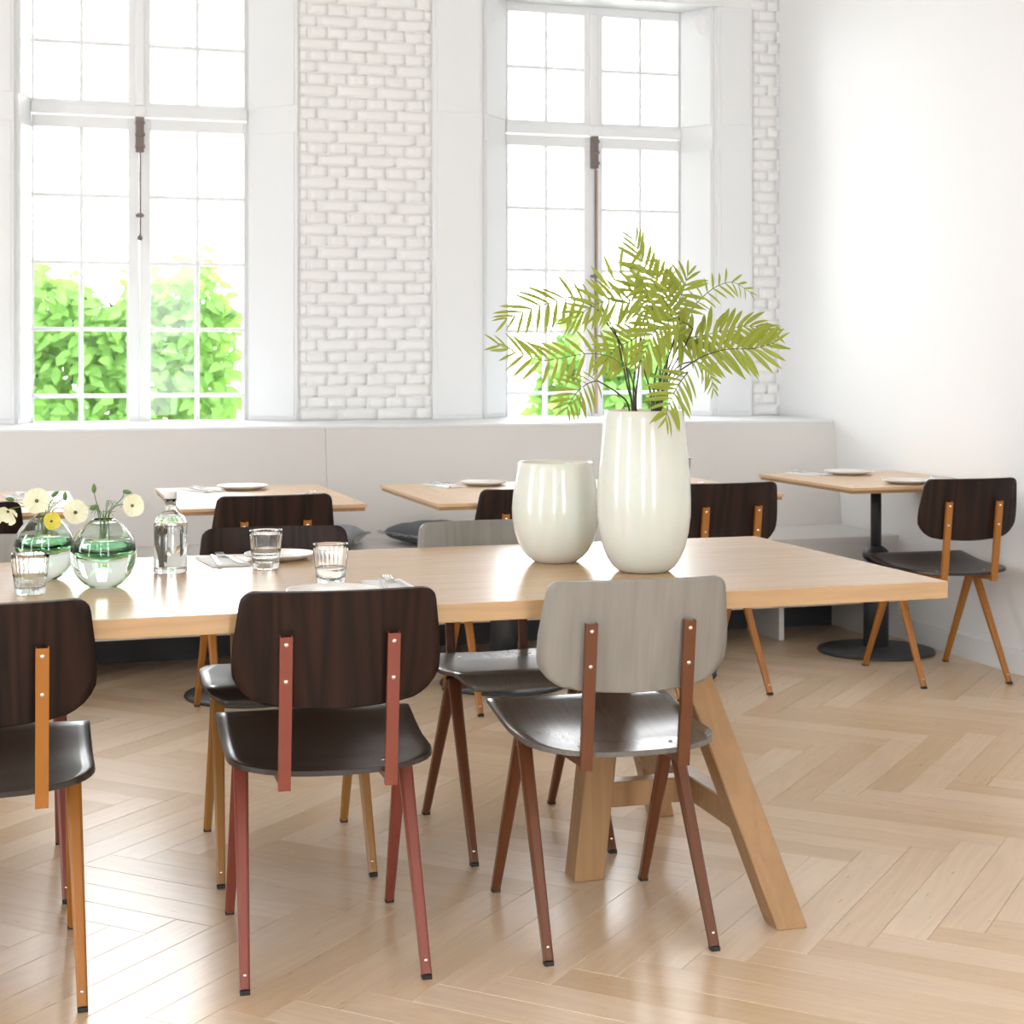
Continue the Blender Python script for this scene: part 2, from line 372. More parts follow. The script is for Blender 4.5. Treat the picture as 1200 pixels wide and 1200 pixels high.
# windows
def window(n, x0, x1):
    y0, y1 = 7.865, 7.925
    xc = (x0+x1)/2-0.005
    bm = bmesh.new()
    box(bm, x0-0.01, x0+0.018, y0, y1, 0.90, 3.02, 0.003); box(bm, x1-0.018, x1+0.01, y0, y1, 0.90, 3.02, 0.003)
    box(bm, x0, x1, y0, y1, 0.90, 0.935, 0.003); box(bm, x0, x1, y0, y1, 2.985, 3.02, 0.003)
    win = struct('window_%d' % n, bm, M['trim'])
    obj('transom', boxd(x0+0.016, x1-0.016, y0-0.022, y1-0.002, 2.366, 2.415, 0.004), M['trim'], win)
    obj('mullion', boxd(xc-0.022, xc+0.022, y0-0.02, y1-0.004, 2.415, 2.985, 0.008), M['trim'], win)
    obj('rail_cap', boxd(xc-0.03, xc+0.03, y0-0.034, y0+0.01, 2.36, 2.412, 0.01), M['trim'], win)
    for top in (0, 1):
        z0, z1 = (2.417, 2.985) if top else (0.937, 2.360)
        for s in (0, 1):
            a, b = (x0+0.019, xc-0.002) if s == 0 else (xc+0.002, x1-0.019)
            st = 0.050; so = 0.012 if not top else 0.012
            la = a+(so if s == 0 else st); lb = b-(st if s == 0 else so)
            bm = bmesh.new(); ya, yb = y0-0.004, y0+0.036
            box(bm, a, la, ya, yb, z0, z1, 0.003); box(bm, lb, b, ya, yb, z0, z1, 0.003)
            rb = 0.018 if top else 0.012; rt = 0.012 if top else 0.055
            box(bm, la, lb, ya, yb, z0, z0+rb, 0.002); box(bm, la, lb, ya, yb, z1-rt, z1, 0.003)
            sash = obj('sash', bm, M['trim'], win)
            zs = [z0+rb, 2.70, z1-rt] if top else [z0+rb, 1.066, 1.375, 1.684, 1.994, z1-rt]
            xs = [la, (la+lb)/2, lb]
            bw = 0.0095
            obj('glazing_bar', boxd(xs[1]-bw, xs[1]+bw, ya+0.004, yb-0.004, zs[0], zs[-1], 0.003), M['trim'], sash)
            for z in zs[1:-1]: obj('glazing_bar', boxd(la, lb, ya+0.006, yb-0.006, z-bw, z+bw, 0.003), M['trim'], sash)
            for i in (0, 1):
                for j in range(len(zs)-1):
                    obj('pane', boxd(xs[i]+0.002, xs[i+1]-0.002, y0+0.014, y0+0.017, zs[j]+0.002, zs[j+1]-0.002), M['pane'], sash)
    # surface bolt
    yb = y0-0.026
    bm = bmesh.new(); box(bm, xc-0.018, xc+0.018, yb-0.006, y0-0.003, 2.200, 2.365, 0.003)
    for z in (2.225, 2.28, 2.335): box(bm, xc-0.022, xc+0.022, yb-0.012, yb, z-0.008, z+0.008, 0.003)
    bolt = obj('bolt', bm, M['bolt'], win)
    zl = 1.80 if n == 1 else 1.18
    bm = bmesh.new(); tube(bm, [(xc, yb-0.006, 2.21), (xc, yb-0.006, (2.21+zl)/2), (xc, yb-0.006, zl)], 0.0042, 8)
    obj('bolt_rod', bm, M['bolt'], bolt)
    obj('bolt_knob', lathe([(0, -0.014), (0.009, -0.01), (0.012, 0), (0.008, 0.009), (0.004, 0.012), (0, 0.013)], 12), M['bolt'], bolt, (xc, yb-0.006, zl))
    zk = 1.905 if n == 1 else 1.655
    bm = bmesh.new(); box(bm, xc-0.018, xc+0.018, yb-0.004, y0-0.003, zk-0.006, zk+0.006, 0.002); box(bm, xc-0.010, xc+0.010, yb-0.014, yb, zk-0.011, zk+0.011, 0.003)
    obj('bolt_guide', bm, M['bolt'], bolt)
    if n == 2:
        obj('worn_strip', boxd(xc+0.004, xc+0.022, y0-0.010, y0-0.003, 0.96, 2.195, 0.002), M['bare_wood'], win)
    return win
window(1, 0.118, 1.135); window(2, 2.39, 3.362)
for x, y, rx, lab in ((2.302, 7.735, 0.1, 'white leaf shaped paddle hanging at the upper left of the right window'), (3.392, 7.735, -0.25, 'white leaf shaped paddle hanging at the upper right of the right window')):
    V = []; n = 14
    bm = bmesh.new(); pts = []
    for k in range(n):
        a = 2*PI*k/n; pts.append((0.032*math.sin(a)*(1-0.15*math.cos(a)), -0.06*math.cos(a)-0.07))
    A = [bm.verts.new((p[0], -0.004, p[1])) for p in pts]; B = [bm.verts.new((p[0], 0.004, p[1])) for p in pts]
    bm.faces.new(A); bm.faces.new(B[::-1])
    for k in range(n): bm.faces.new([A[k], B[k], B[(k+1) % n], A[(k+1) % n]])
    t = tag(obj('window_paddle', bm, M['trim'], None, (x, y, 3.0), (0, rx, 0.1 if x < 3 else -0.5)), lab, 'hook')
    bm = bmesh.new(); tube(bm, [(0, 0, 0.02), (0, 0, -0.02)], 0.003, 6); obj('cord', bm, M['trim'], t)

# ------------------------------------------------------------------ bench along the windows
bn = thing('banquette', 'long warm white built-in bench with a high plain backrest under the windows', 'bench', (0, 7.1, 0))
def pr_yz(x0, x1, poly):   # profile in y-z (relative to y=7.1) extruded along x
    bm = bmesh.new(); A = [bm.verts.new((x0, y, z)) for y, z in poly]; B = [bm.verts.new((x1, y, z)) for y, z in poly]; n = len(poly)
    bm.faces.new(A); bm.faces.new(B[::-1])
    for i in range(n): bm.faces.new([A[i], B[i], B[(i+1) % n], A[(i+1) % n]])
    return bm
xs = [-3.99, -1.3, 1.352, 3.8195]
for a, b in zip(xs, xs[1:]):
    obj('back_panel', pr_yz(a+0.0008, b-0.0008, [(-0.075, 0.455), (0.0, 0.935), (0.03, 0.935), (-0.04, 0.455)]), M['bench'], bn)
obj('ledge', boxd(-3.99, 3.815, 0.0, 0.578, 0.935, 0.948, 0.003), M['trim'], bn)
obj('ledge', boxd(0.07, 1.30, 0.575, 0.765, 0.931, 0.9475, 0.002), M['trim'], bn); obj('ledge', boxd(2.26, 3.44, 0.575, 0.765, 0.931, 0.9475, 0.002), M['trim'], bn)
obj('seat_board', boxd(-3.99, 3.82, -0.60, -0.035, 0.425, 0.454, 0.004), M['bench'], bn)
obj('front_panel', boxd(-3.99, 3.82, -0.585, -0.56, 0.154, 0.424, 0.002), M['bench'], bn)
for x in (-1.5, 0.2, 1.7, 3.27, 3.70): obj('support', boxd(x, x+0.025, -0.52, 0.0, 0, 0.424, 0.002), M['bench'], bn)
obj('gap_shade_board', boxd(-3.99, 3.80, -0.20, -0.17, 0, 0.424), M['iron'], bn)  # black board that paints the shade in the gap under the seat

# ------------------------------------------------------------------ herringbone floor
PW, PL, OX, OY = 0.10, 0.757, 0.1206, 3.17
q2 = math.sqrt(0.5)
def plank_mesh(poly, name):     # poly in plank axes (u along, v across) centred
    cx = sum(p[0] for p in poly)/len(poly); cy = sum(p[1] for p in poly)/len(poly); n = len(poly)
    V, F = [], []
    ins = 0.0012
    for (sc, z) in ((0.0004, -0.010), (0.0004, -0.0012), (ins, 0.0)):
        for (u, v) in poly:
            du, dv = cx-u, cy-v; l = math.hypot(du, dv) or 1
            V.append((u+math.copysign(min(sc, abs(du)), du), v+math.copysign(min(sc, abs(dv)), dv), z))
    for a in (0, n):
        for i in range(n): F.append((a+i, a+(i+1) % n, a+n+(i+1) % n, a+n+i))
    F.append(tuple(range(2*n, 3*n)))
    return V, F
full = [(-PL/2, -PW/2), (PL/2, -PW/2), (PL/2, PW/2), (-PL/2, PW/2)]
fV, fF = plank_mesh(full, 'plank')
def add_uv(d):
    uv = d.uv_layers.new(name='UVMap')
    for l in d.loops: v = d.vertices[l.vertex_index].co; uv.data[l.index].uv = (v.x, v.y)
pmesh = me('plank', fV, fF); add_uv(pmesh); pmesh.materials.append(M['plank'])
X0, X1, Y0, Y1 = -3.0, XR-0.002, 0.8, 7.09
cand = []
for band in range(-5, 6):
    for i in range(-70, 70):
        # H plank: along x'=(1,1)/sqrt2 ; V plank along y'=(1,-1)/sqrt2
        for kind in (0, 1):
            if kind == 0: u0, v0 = i*PW+PL/2, i*PW+PW/2
            else: u0, v0 = i*PW+PW/2, i*PW+PW+PL/2
            u0 += band*PL; v0 -= band*PL
            X = OX+(u0+v0)*q2; Y = OY+(u0-v0)*q2
            if X < X0-0.5 or X > X1+0.5 or Y < Y0-0.5 or Y > Y1+0.5: continue
            cand.append((X, Y, PI/4 if kind == 0 else -PI/4))
s_, c_ = math.sin(YAW), math.cos(YAW)
def in_view(X, Y, m=30):
    z = X*s_+Y*c_; x = X*c_-Y*s_
    if z < 0.5: return False
    px = 600+1934*x/z; py = 420+1934*1.24/z
    return -m < px < 1200+m and py < 1200+m
def clip(poly):
    for ax, lim, sg in ((0, X0, 1), (0, X1, -1), (1, Y0, 1), (1, Y1, -1)):
        out = []
        for a, b in zip(poly, poly[1:]+poly[:1]):
            ia, ib = sg*(a[ax]-lim) >= 0, sg*(b[ax]-lim) >= 0
            if ia: out.append(a)
            if ia != ib:
                t = (lim-a[ax])/(b[ax]-a[ax]); out.append((a[0]+t*(b[0]-a[0]), a[1]+t*(b[1]-a[1])))
        poly = out
        if len(poly) < 3: return None
    return poly
cand.sort(key=lambda c: math.hypot(c[0], c[1]))
made = 0; sV, sF, sUV, sT = [], [], [], []
for (X, Y, a) in cand:
    ca, sa = math.cos(a), math.sin(a)
    wp = [(X+u*ca-v*sa, Y+u*sa+v*ca) for u, v in full]
    cl = clip(wp)
    if not cl: continue
    whole = len(cl) == 4 and all(abs(p[0]-q[0])+abs(p[1]-q[1]) < 1e-6 for p, q in zip(cl, wp))
    dz = random.uniform(-0.0004, 0.0)
    if made < 298 and in_view(X, Y):
        if whole: d = pmesh
        else:
            lp = [((x-X)*ca+(y-Y)*sa, -(x-X)*sa+(y-Y)*ca) for x, y in cl]
            V, F = plank_mesh(lp, 'plank'); d = me('plank', V, F); add_uv(d); d.materials.append(M['plank'])
        o = bpy.data.objects.new('plank', d); COL.objects.link(o); o.parent = floor; o.location = (X, Y, dz); o.rotation_euler = (0, 0, a); made += 1
    else:
        lp = [((x-X)*ca+(y-Y)*sa, -(x-X)*sa+(y-Y)*ca) for x, y in cl]
        V, F = plank_mesh(lp, 'plank'); b0 = len(sV); ru, rv, tn = random.uniform(0, 50), random.uniform(0, 50), random.random()
        for (u, v, z) in V: sV.append((X+u*ca-v*sa, Y+u*sa+v*ca, z+dz)); sUV.append((u+ru, v+rv)); sT.append(tn)
        for f in F: sF.append(tuple(b0+k for k in f))
d = me('plank_field', sV, sF); uv = d.uv_layers.new(name='UVMap')
for l in d.loops: uv.data[l.index].uv = sUV[l.vertex_index]
at_ = d.attributes.new('tone', 'FLOAT', 'POINT'); at_.data.foreach_set('value', sT)
o = obj('plank_field', d, M['plank_far'], floor); o['kind'] = 'stuff'
bm = bmesh.new()   # plain oak floor beyond the laid pattern, behind the viewer
box(bm, -4.0, XR, -2.45, Y0, -0.011, 0); box(bm, -4.0, X0, Y0, Y1, -0.011, 0); box(bm, -4.0, XR, Y1, 7.68, -0.011, 0)
obj('floor_border', bm, M['oak_small'], floor)

# ------------------------------------------------------------------ chairs
def backrest_mesh():
    H = 0.225; z0 = 0.565
    hs = [0, 0.003, 0.010, 0.022, 0.038, 0.055, 0.08, 0.115, 0.15, 0.18, 0.20, 0.212, 0.220, 0.2235, 0.225]
    def W(h):
        base = interp(h, [(0, 0.190), (0.06, 0.203), (0.10, 0.204), (0.225, 0.188)])
        rb, rt = 0.062, 0.022
        if h < rb: base -= rb-math.sqrt(max(0, rb*rb-(rb-h)**2))
        if h > H-rt: base -= rt-math.sqrt(max(0, rt*rt-(h-H+rt)**2))
        return base
    nc = 21
    def fn(i, j):
        h = hs[i]; u = -1+2*j/(nc-1); x = u*W(h)
        bow = 0.010*(1-(u)**2)*(1-h/H) ; z = z0+h-bow*(1-h/H)
        y = -0.006-0.042*h/H+0.036*(x/0.195)**2
        return (x, y, z)
    return sheet(len(hs), nc, fn, -0.0095)
def seat_mesh():
    ys = [-0.005, 0.0, 0.01, 0.025, 0.045, 0.07, 0.095, 0.12, 0.17, 0.23, 0.29, 0.35, 0.40, 0.43, 0.452, 0.468, 0.480, 0.488]
    Wt = [(-0.005, 0.085), (0.0, 0.112), (0.01, 0.142), (0.025, 0.168), (0.045, 0.186), (0.07, 0.198), (0.095, 0.205), (0.12, 0.208), (0.43, 0.214), (0.452, 0.211), (0.468, 0.203), (0.480, 0.190), (0.488, 0.172)]
    Zt = [(-0.005, 0.430), (0.10, 0.426), (0.25, 0.430), (0.35, 0.447), (0.42, 0.461), (0.44, 0.462), (0.452, 0.4595), (0.468, 0.451), (0.480, 0.440), (0.488, 0.427)]
    nc = 17
    def fn(i, j):
        y = ys[i]; u = -1+2*j/(nc-1); x = u*interp(y, Wt)
        z = interp(y, Zt)+0.015*(x/0.21)**2*max(0, 1-max(0, y-0.12)/0.32)
        return (x, y, z)
    return sheet(len(ys), nc, fn, 0.010)
BACK, SEAT = backrest_mesh(), seat_mesh()
SUP = 0.105
def chair_meshes():
    R = {}
    for s in (-1, 1):
        for e, yf in (('rear', 0.012), ('front', 0.49)):
            bm = bmesh.new(); ya = 0.255 if e == 'rear' else 0.272
            bar(bm, (s*0.172, ya, 0.412), (s*0.180, yf, 0.007), 0.031, 0.026, 0.020, 0.020, (1, 0, 0), ch=0.22)
            R['leg', s, e] = fin(bm, 'leg')
            bm = bmesh.new(); box(bm, s*0.180-0.0098, s*0.180+0.0098, yf-0.0098, yf+0.0098, 0, 0.009, 0.001)
            R['foot', s, e] = fin(bm, 'foot')
            yy = yf+(0.02 if e == 'rear' else -0.02)*0.5
            d = lathe([(0, 0.0025), (0.003, 0.0018), (0.004, 0)], 8)
            R['footrivet', s, e] = d
        bm = bmesh.new()
        # folded steel channel, open towards the backrest
        p0 = Vector((s*SUP, 0.004, 0.398)); p1 = Vector((s*SUP, -0.038, 0.705)); t = (p1-p0).normalized(); n = Vector((0, 1, 0)); n = (n-t*n.dot(t)).normalized(); x = Vector((1, 0, 0))
        a, th, dp = 0.0122, 0.002, 0.014
        sec = [(-a, dp), (-a, 0), (a, 0), (a, dp), (a-th, dp), (a-th, th), (-a+th, th), (-a+th, dp)]
        rings = [[bm.verts.new(p+x*u+n*(v-0.014)) for u, v in sec] for p in (p0, p1)]
        for k in range(8): bm.faces.new([rings[0][k], rings[0][(k+1) % 8], rings[1][(k+1) % 8], rings[1][k]])
        for rg in rings:
            bm.faces.new([rg[0], rg[1], rg[6], rg[7]]); bm.faces.new([rg[1], rg[2], rg[5], rg[6]]); bm.faces.new([rg[2], rg[3], rg[4], rg[5]])
        R['support', s] = fin(bm, 'support')
        bm = bmesh.new(); bar(bm, (s*SUP, 0.26, 0.400), (s*SUP, -0.008, 0.410), 0.019, 0.030, 0.019, 0.018, (1, 0, 0), ch=0.15)
        R['bracket', s] = fin(bm, 'bracket')
    bm = bmesh.new(); bar(bm, (-0.185, 0.262, 0.402), (0.185, 0.262, 0.402), 0.034, 0.024, 0.034, 0.024, (0, 1, 0), ch=0.2)
    R['cross'] = fin(bm, 'cross_bar')
    R['rivet'] = lathe([(0, 0.0035), (0.0032, 0.0028), (0.0048, 0.0012), (0.005, 0)], 10)
    return R
CM = chair_meshes()
def mesh_with(d, m):
    key = d.name+m.name
    if key in MW: return MW[key]
    c = d.copy(); c.materials.clear(); c.materials.append(m); MW[key] = c; return c
MW = {}
def chair(label, x, y, rz, back, seat, frame, group):
    """x, y = middle between the rear feet; rz turns the +y front"""
    t = thing('dining_chair', label, 'chair', (x, y, 0), rz, group)
    g = lambda n, d, m, p=t, loc=None, rot=None: obj(n, mesh_with(d, m), None, p, loc, rot)
    g('backrest', BACK, M[back]); st = g('seat', SEAT, M[seat]); fm = M[frame]
    for sx, sy in ((-0.10, 0.06), (0.10, 0.06)): g('rivet', CM['rivet'], M['rivet'], st, (sx, sy, interp(sy, [(0, .430), (.1, .426)])+0.015*(sx/0.21)**2-0.0005))
    g('cross_bar', CM['cross'], fm)
    for s in (-1, 1):
        for e in ('rear', 'front'):
            l = g('leg', CM['leg', s, e], fm); g('foot', CM['foot', s, e], M['rubber'], l)
            if e == 'rear': g('rivet', CM['footrivet', s, e], M['rivet'], l, (s*0.1795, 0.0165, 0.034), (PI/2, 0, 0))
            else: g('rivet', CM['footrivet', s, e], M['rivet'], l, (s*0.1795, 0.4865, 0.034), (-PI/2, 0, 0))
        sp = g('support', CM['support', s], fm); g('bracket', CM['bracket', s], fm)
        for z in (0.688, 0.615):
            yb = 0.004-0.042*(z-0.398)/0.307-0.0137
            g('rivet', CM['rivet'], M['rivet'], sp, (s*SUP, yb, z), (PI/2+0.15, 0, 0))
    return t
R_ = math.radians
GA, GB, GC = 'chairs on the near side of the long table', 'chairs on the far side of the long table', 'chairs at the small bench tables'
chair('dark brown plywood chair with amber frame cut off by the left edge, nearest row', -0.03, 3.225, R_(0), 'dark_veneer', 'dark_seat', 'amber', GA)
chair('dark brown plywood chair with terracotta red frame in the nearest row', 0.635, 3.205, R_(-4), 'dark_veneer', 'dark_seat', 'terracotta', GA)
chair('pale grey plywood chair with brown frame near the right end of the long table', 1.250, 3.178, R_(-3.6), 'grey_veneer', 'grey_seat', 'brown', GA)
chair('grey plywood chair across the long table, behind the green glass vases at left', -0.035, 4.38, R_(180), 'grey_veneer', 'grey_seat', 'terracotta', GB)
chair('dark plywood chair with ochre frame across the long table, backrest behind the drinking glass', 0.70, 4.375, R_(177), 'dark_veneer', 'dark_seat', 'ochre', GB)
chair('grey plywood chair with brown frame across the long table, backrest left of round vase', 1.287, 4.37, R_(180), 'grey_veneer', 'grey_seat', 'brown', GB)
chair('dark brown chair at the leftmost bench table, cut off by the left edge', -0.13, 5.47, R_(2), 'dark_veneer', 'dark_seat', 'amber', GC)
chair('dark brown chair with amber frame at the bench table behind the glass bottle', 0.868, 5.47, R_(2), 'dark_veneer', 'dark_seat', 'amber', GC)
chair('dark brown chair mostly hidden behind the round white vase', 1.77, 5.48, R_(0), 'dark_veneer', 'dark_seat', 'amber', GC)
chair('dark brown chair with amber frame just right of the tall white vase', 2.53, 5.51, R_(1.5), 'dark_veneer', 'dark_seat', 'amber', GC)
chair('dark brown chair with amber frame beside the bare white wall, in the right corner', 3.492, 5.44, R_(-2.5), 'dark_veneer', 'dark_seat', 'amber', GC)

# ------------------------------------------------------------------ long oak table
tb = thing('dining_table', 'long solid oak communal table on splayed trestle legs in the foreground', 'table', (0, 3.743, 0))
bm = bmesh.new(); box(bm, -1.35, 2.033, -0.494, 0.494, 0.701, 0.74, 0.0025); obj('tabletop', bm, M['oak'], tb)
def trestle(sx, x0):
    X = lambda v: x0+sx*v
    def sec(w_, d_): return [(-w_, -d_), (w_, -d_), (w_, d_), (-w_, d_)]
    for (tx, ty), (fx, fy), (w_, d_) in (((0.055, -0.10), (0.205, -0.392), (0.036, 0.036)), ((0.0, 0.10), (0.275, 0.50), (0.030, 0.030)), ((-0.02, 0.0), (-0.105, 0.05), (0.038, 0.036))):
        bm = bmesh.new(); leg_cut(bm, (X(tx), ty, 0.701), (X(fx), fy-0.075, 0), sec(w_, d_), 0, 0); bmesh.ops.recalc_face_normals(bm, faces=bm.faces)
        bmesh.ops.bevel(bm, geom=bm.edges[:], offset=0.003, segments=1, affect='EDGES'); obj('leg', bm, M['oak_leg'], tb)
    f1 = Vector((X(0.205-0.150*0.29), -0.467+0.367*0.29, 0.205)); f3 = Vector((X(0.275-0.275*0.27), 0.425-0.325*0.27, 0.19)); f2 = Vector((X(-0.105+0.085*0.26), -0.025+0.025*0.26, 0.195))
    bm = bmesh.new(); bar(bm, f1, f3, 0.048, 0.060, 0.048, 0.060, (1, 0, 0), ch=0.06); obj('stretcher', bm, M['oak_leg'], tb)
    mid = (f1+f3)/2; mid = f1+(f3-f1)*0.47
    bm = bmesh.new(); bar(bm, f2, mid, 0.048, 0.060, 0.048, 0.060, (0, 1, 0), ch=0.06); obj('stretcher', bm, M['oak_leg'], tb)
trestle(1, 1.44); trestle(-1, -0.80)

# ------------------------------------------------------------------ bench tables
GT = 'small square tables along the bench'
def small_table(label, x0, x1, y0, y1, cx, cy):
    t = thing('bistro_table', label, 'table', (cx, cy, 0), 0, GT)
    bm = bmesh.new(); box(bm, x0-cx, x1-cx, y0-cy, y1-cy, 0.728, 0.740, 0.0015); top = obj('tabletop', bm, M['oak_small'], t)
    obj('under_board', boxd(x0-cx+0.006, x1-cx-0.006, y0-cy+0.006, y1-cy-0.006, 0.716, 0.728), M['oak_leg'], top)
    obj('column', lathe([(0, 0.008), (0.053, 0.008), (0.053, 0.40), (0.0, 0.40)], 28), M['iron'], t)
    obj('collar', lathe([(0.0, 0.40), (0.058, 0.40), (0.058, 0.412), (0.050, 0.428), (0.036, 0.44), (0.024, 0.446), (0.0, 0.446)], 28), M['iron'], t)
    obj('column', lathe([(0, 0.446), (0.0225, 0.446), (0.0225, 0.712), (0, 0.712)], 24), M['iron'], t)
    obj('mounting_plate', boxd(-0.11, 0.11, -0.11, 0.11, 0.711, 0.716), M['iron'], t)
    obj('base_plate', lathe([(0, 0), (0.243, 0), (0.246, 0.004), (0.244, 0.010), (0.22, 0.013), (0.07, 0.016), (0.066, 0.024), (0, 0.024)], 48), M['iron'], t)
    return t
small_table('small oak-topped table at far left behind the cream flowers', -0.388, 0.248, 5.579, 6.446, -0.071, 6.069)
small_table('small oak-topped table behind the clear glass bottle', 0.571, 1.204, 5.559, 6.477, 0.887, 6.100)
small_table('small oak-topped table behind the round white vase', 1.438, 2.076, 5.493, 6.401, 1.836, 6.018)
small_table('small oak-topped table behind the tall white vase', 2.137, 2.774, 5.539, 6.406, 2.448, 6.018)
small_table('small oak-topped table in the right corner against the white wall', 3.138, 3.805, 5.692, 6.508, 3.545, 6.222)

# ------------------------------------------------------------------ vases on the long table
TZ, BZ = 0.7405, 0.7405      # long table and bench tables
def vessel(prof, th):      # outer profile bottom->top, inner offset
    inner = [(max(r-th, 0.0), z+(th*1.6 if i == 0 else 0)) for i, (r, z) in enumerate(prof)]
    out = [(0, prof[0][1])]+prof+[(prof[-1][0]-th*0.5, prof[-1][1]+th*0.45)]
    inn = [(r, max(z, prof[0][1]+th*2)) for r, z in inner[::-1] if r > 0.02]
    return out+inn+[(0, prof[0][1]+th*2)]
tall = [(0.0561, 0.0000), (0.0612, 0.0020), (0.0734, 0.0122), (0.0857, 0.0306), (0.0969, 0.0571), (0.1056, 0.0918), (0.1102, 0.1326), (0.1107, 0.1683), (0.1091, 0.2040), (0.1061, 0.2448), (0.1020, 0.2856), (0.0984, 0.3264), (0.0954, 0.3570), (0.0938, 0.3754)]
tag(obj('tall_vase', lathe(vessel(tall, 0.006), 64), M['opal'], None, (1.447, 3.617, TZ)), 'tall opal white glass vase holding the palm branches', 'vase')
rnd_ = [(0.0490, 0.0000), (0.0541, 0.0020), (0.0673, 0.0122), (0.0806, 0.0265), (0.0928, 0.0490), (0.1020, 0.0765), (0.1066, 0.1071), (0.1071, 0.1326), (0.1040, 0.1683), (0.0984, 0.2040), (0.0944, 0.2264), (0.0923, 0.2428)]
tag(obj('round_vase', lathe(vessel(rnd_, 0.006), 64), M['opal'], None, (1.306, 3.849, TZ)), 'short round empty opal white glass vase left of the tall one', 'vase')

# green layered glass vases
def green_vase(label, x, y, r=0.071):
    t = thing('bubble_vase', label, 'vase', (x, y, TZ), 0, 'green glass bubble vases')
    H = 0.148*r/0.071; cz = H*0.49
    def rad(z, k=1.0):
        return k*r*math.sqrt(max(0.0, 1-((z-cz)/(H*0.535))**2))
    zs = [0, 0.006, 0.016, 0.03, 0.05, 0.07, 0.09, 0.108, 0.122, 0.133, 0.141, 0.146]
    zs = [z*r/0.071 for z in zs]
    out = [(0, 0)]+[(rad(z), z) for z in zs]
    bot = 0.060*r/0.071
    inz = [bot+(H-bot)*k for k in (0.0, 0.03, 0.12, 0.28, 0.45, 0.62, 0.78, 0.9, 1.0)]
    inr = []
    for k, z in enumerate(inz):
        a = (z-bot)/(H-bot); rr = min(rad(min(z, zs[-1]))-0.0045, (r-0.005)*math.sqrt(min(1, a*3.2)) if a < 0.32 else 9)
        inr.append((max(rr, 0.0), z))
    prof = out+[(inr[-1][0]+0.001, H+0.001)]+inr[::-1]
    prof = [p for i, p in enumerate(prof) if i == 0 or p != prof[i-1]]
    obj('glass_body', lathe(prof, 48), M['tinted_glass'], t)
    # green bowl lining the lower cavity
    g_out = [(rr+0.0004 if rr > 0 else 0, z-0.0004) for rr, z in inr]
    g_in = [(max(rr-0.0024-0.006*max(0, 1-(z-bot)/(0.35*(H-bot))), 0), z+0.0006+0.010*max(0, 1-(z-bot)/(0.3*(H-bot)))) for rr, z in inr]
    g_in = [p for p in g_in if p[0] > 0]; full_in = g_in
    top_g = bot+0.34*(H-bot); g_out = [p for p in g_out if p[1] < top_g]; g_in = [p for p in g_in if p[1] < top_g]
    obj('green_layer', lathe(g_out+[(g_out[-1][0]-0.001, g_out[-1][1]+0.0008)]+g_in[::-1]+[(0, g_in[0][1])], 48), M['green_glass'], t)
    wl = 0.098*r/0.071
    wp = [(rr+(0.0003 if z < top_g else 0.0027), z-0.0003) for rr, z in full_in if z < wl-0.004]
    rl = interp(wl, [(z, rr) for rr, z in full_in])+0.0027
    wp = [(0, wp[0][1])]+wp+[(rl, wl), (0, wl)]
    obj('water', lathe(wp, 48), M['water'], t)
    return t
green_vase('green layered glass bubble vase, the right one beside the glass bottle', 0.216, 3.709)
green_vase('green layered glass bubble vase, the left one crowded with cream poppies', 0.096, 3.878, 0.068)

# bottle
b = thing('glass_bottle', 'clear stoppered glass bottle of water on the long table', 'bottle', (0.380, 3.913, TZ))
body = [(0, 0), (0.036, 0), (0.0385, 0.004), (0.0385, 0.108), (0.037, 0.120), (0.032, 0.131), (0.022, 0.139), (0.014, 0.144), (0.0125, 0.150), (0.0125, 0.166), (0.0145, 0.168), (0.0145, 0.172),
        (0.009, 0.172), (0.009, 0.147), (0.020, 0.1345), (0.030, 0.126), (0.0345, 0.117), (0.0355, 0.108), (0.0355, 0.016), (0.033, 0.012), (0, 0.012)]
obj('bottle_body', lathe(body, 40), M['glass'], b)
obj('water', lathe([(0, 0.0117), (0.0332, 0.0117), (0.0358, 0.0158), (0.0358, 0.108), (0.0350, 0.1165), (0, 0.1165)], 36), M['water'], b)
obj('stopper', lathe([(0, 0.158), (0.0082, 0.158), (0.0085, 0.1725), (0.0148, 0.1726), (0.0150, 0.176), (0.0150, 0.187), (0.0140, 0.189), (0, 0.189)], 28), M['cork'], b)

# ribbed tumblers
def tumbler(label, x, y, z=TZ, h=0.092, wl=0.045, group='ribbed drinking glasses'):
    t = thing('drinking_glass', label, 'glass', (x, y, z), random.random(), group)
    k = h/0.092
    prof = [(0, 0.001), (0.029, 0.0), (0.0305, 0.003), (0.0315, 0.018*k), (0.0335, 0.035*k), (0.036, 0.055*k), (0.0385, 0.078*k), (0.0392, 0.0905*k), (0.0384, 0.092*k), (0.0374, 0.0905*k), (0.0365, 0.078*k), (0.034, 0.055*k), (0.0315, 0.035*k), (0.0292, 0.020*k), (0.026, 0.0150), (0, 0.0145)]
    def mod(i, a, r, zz): return r+(0.0011*math.cos(24*a) if 3 <= i <= 6 else 0)
    obj('tumbler_body', lathe(prof, 96, mod), M['glass'], t)
    if wl: obj('water', lathe([(0, 0.0142), (0.0261, 0.0147), (0.0295, 0.0198*k), (0.0318, 0.0350*k), (interp(wl, [(0.035*k, 0.0315), (0.055*k, 0.034)])+0.0003, wl), (0, wl)], 40), M['water'], t)
    return t
tumbler('half full ribbed glass in front of the pale plate across the table', 0.604, 3.923, wl=0.048)
tumbler('half full ribbed glass just above the terracotta chair backrest', 0.701, 3.617, h=0.089, wl=0.038)
tumbler('ribbed glass of water standing before the green vases at left', 0.061, 3.648, h=0.086, wl=0.044)
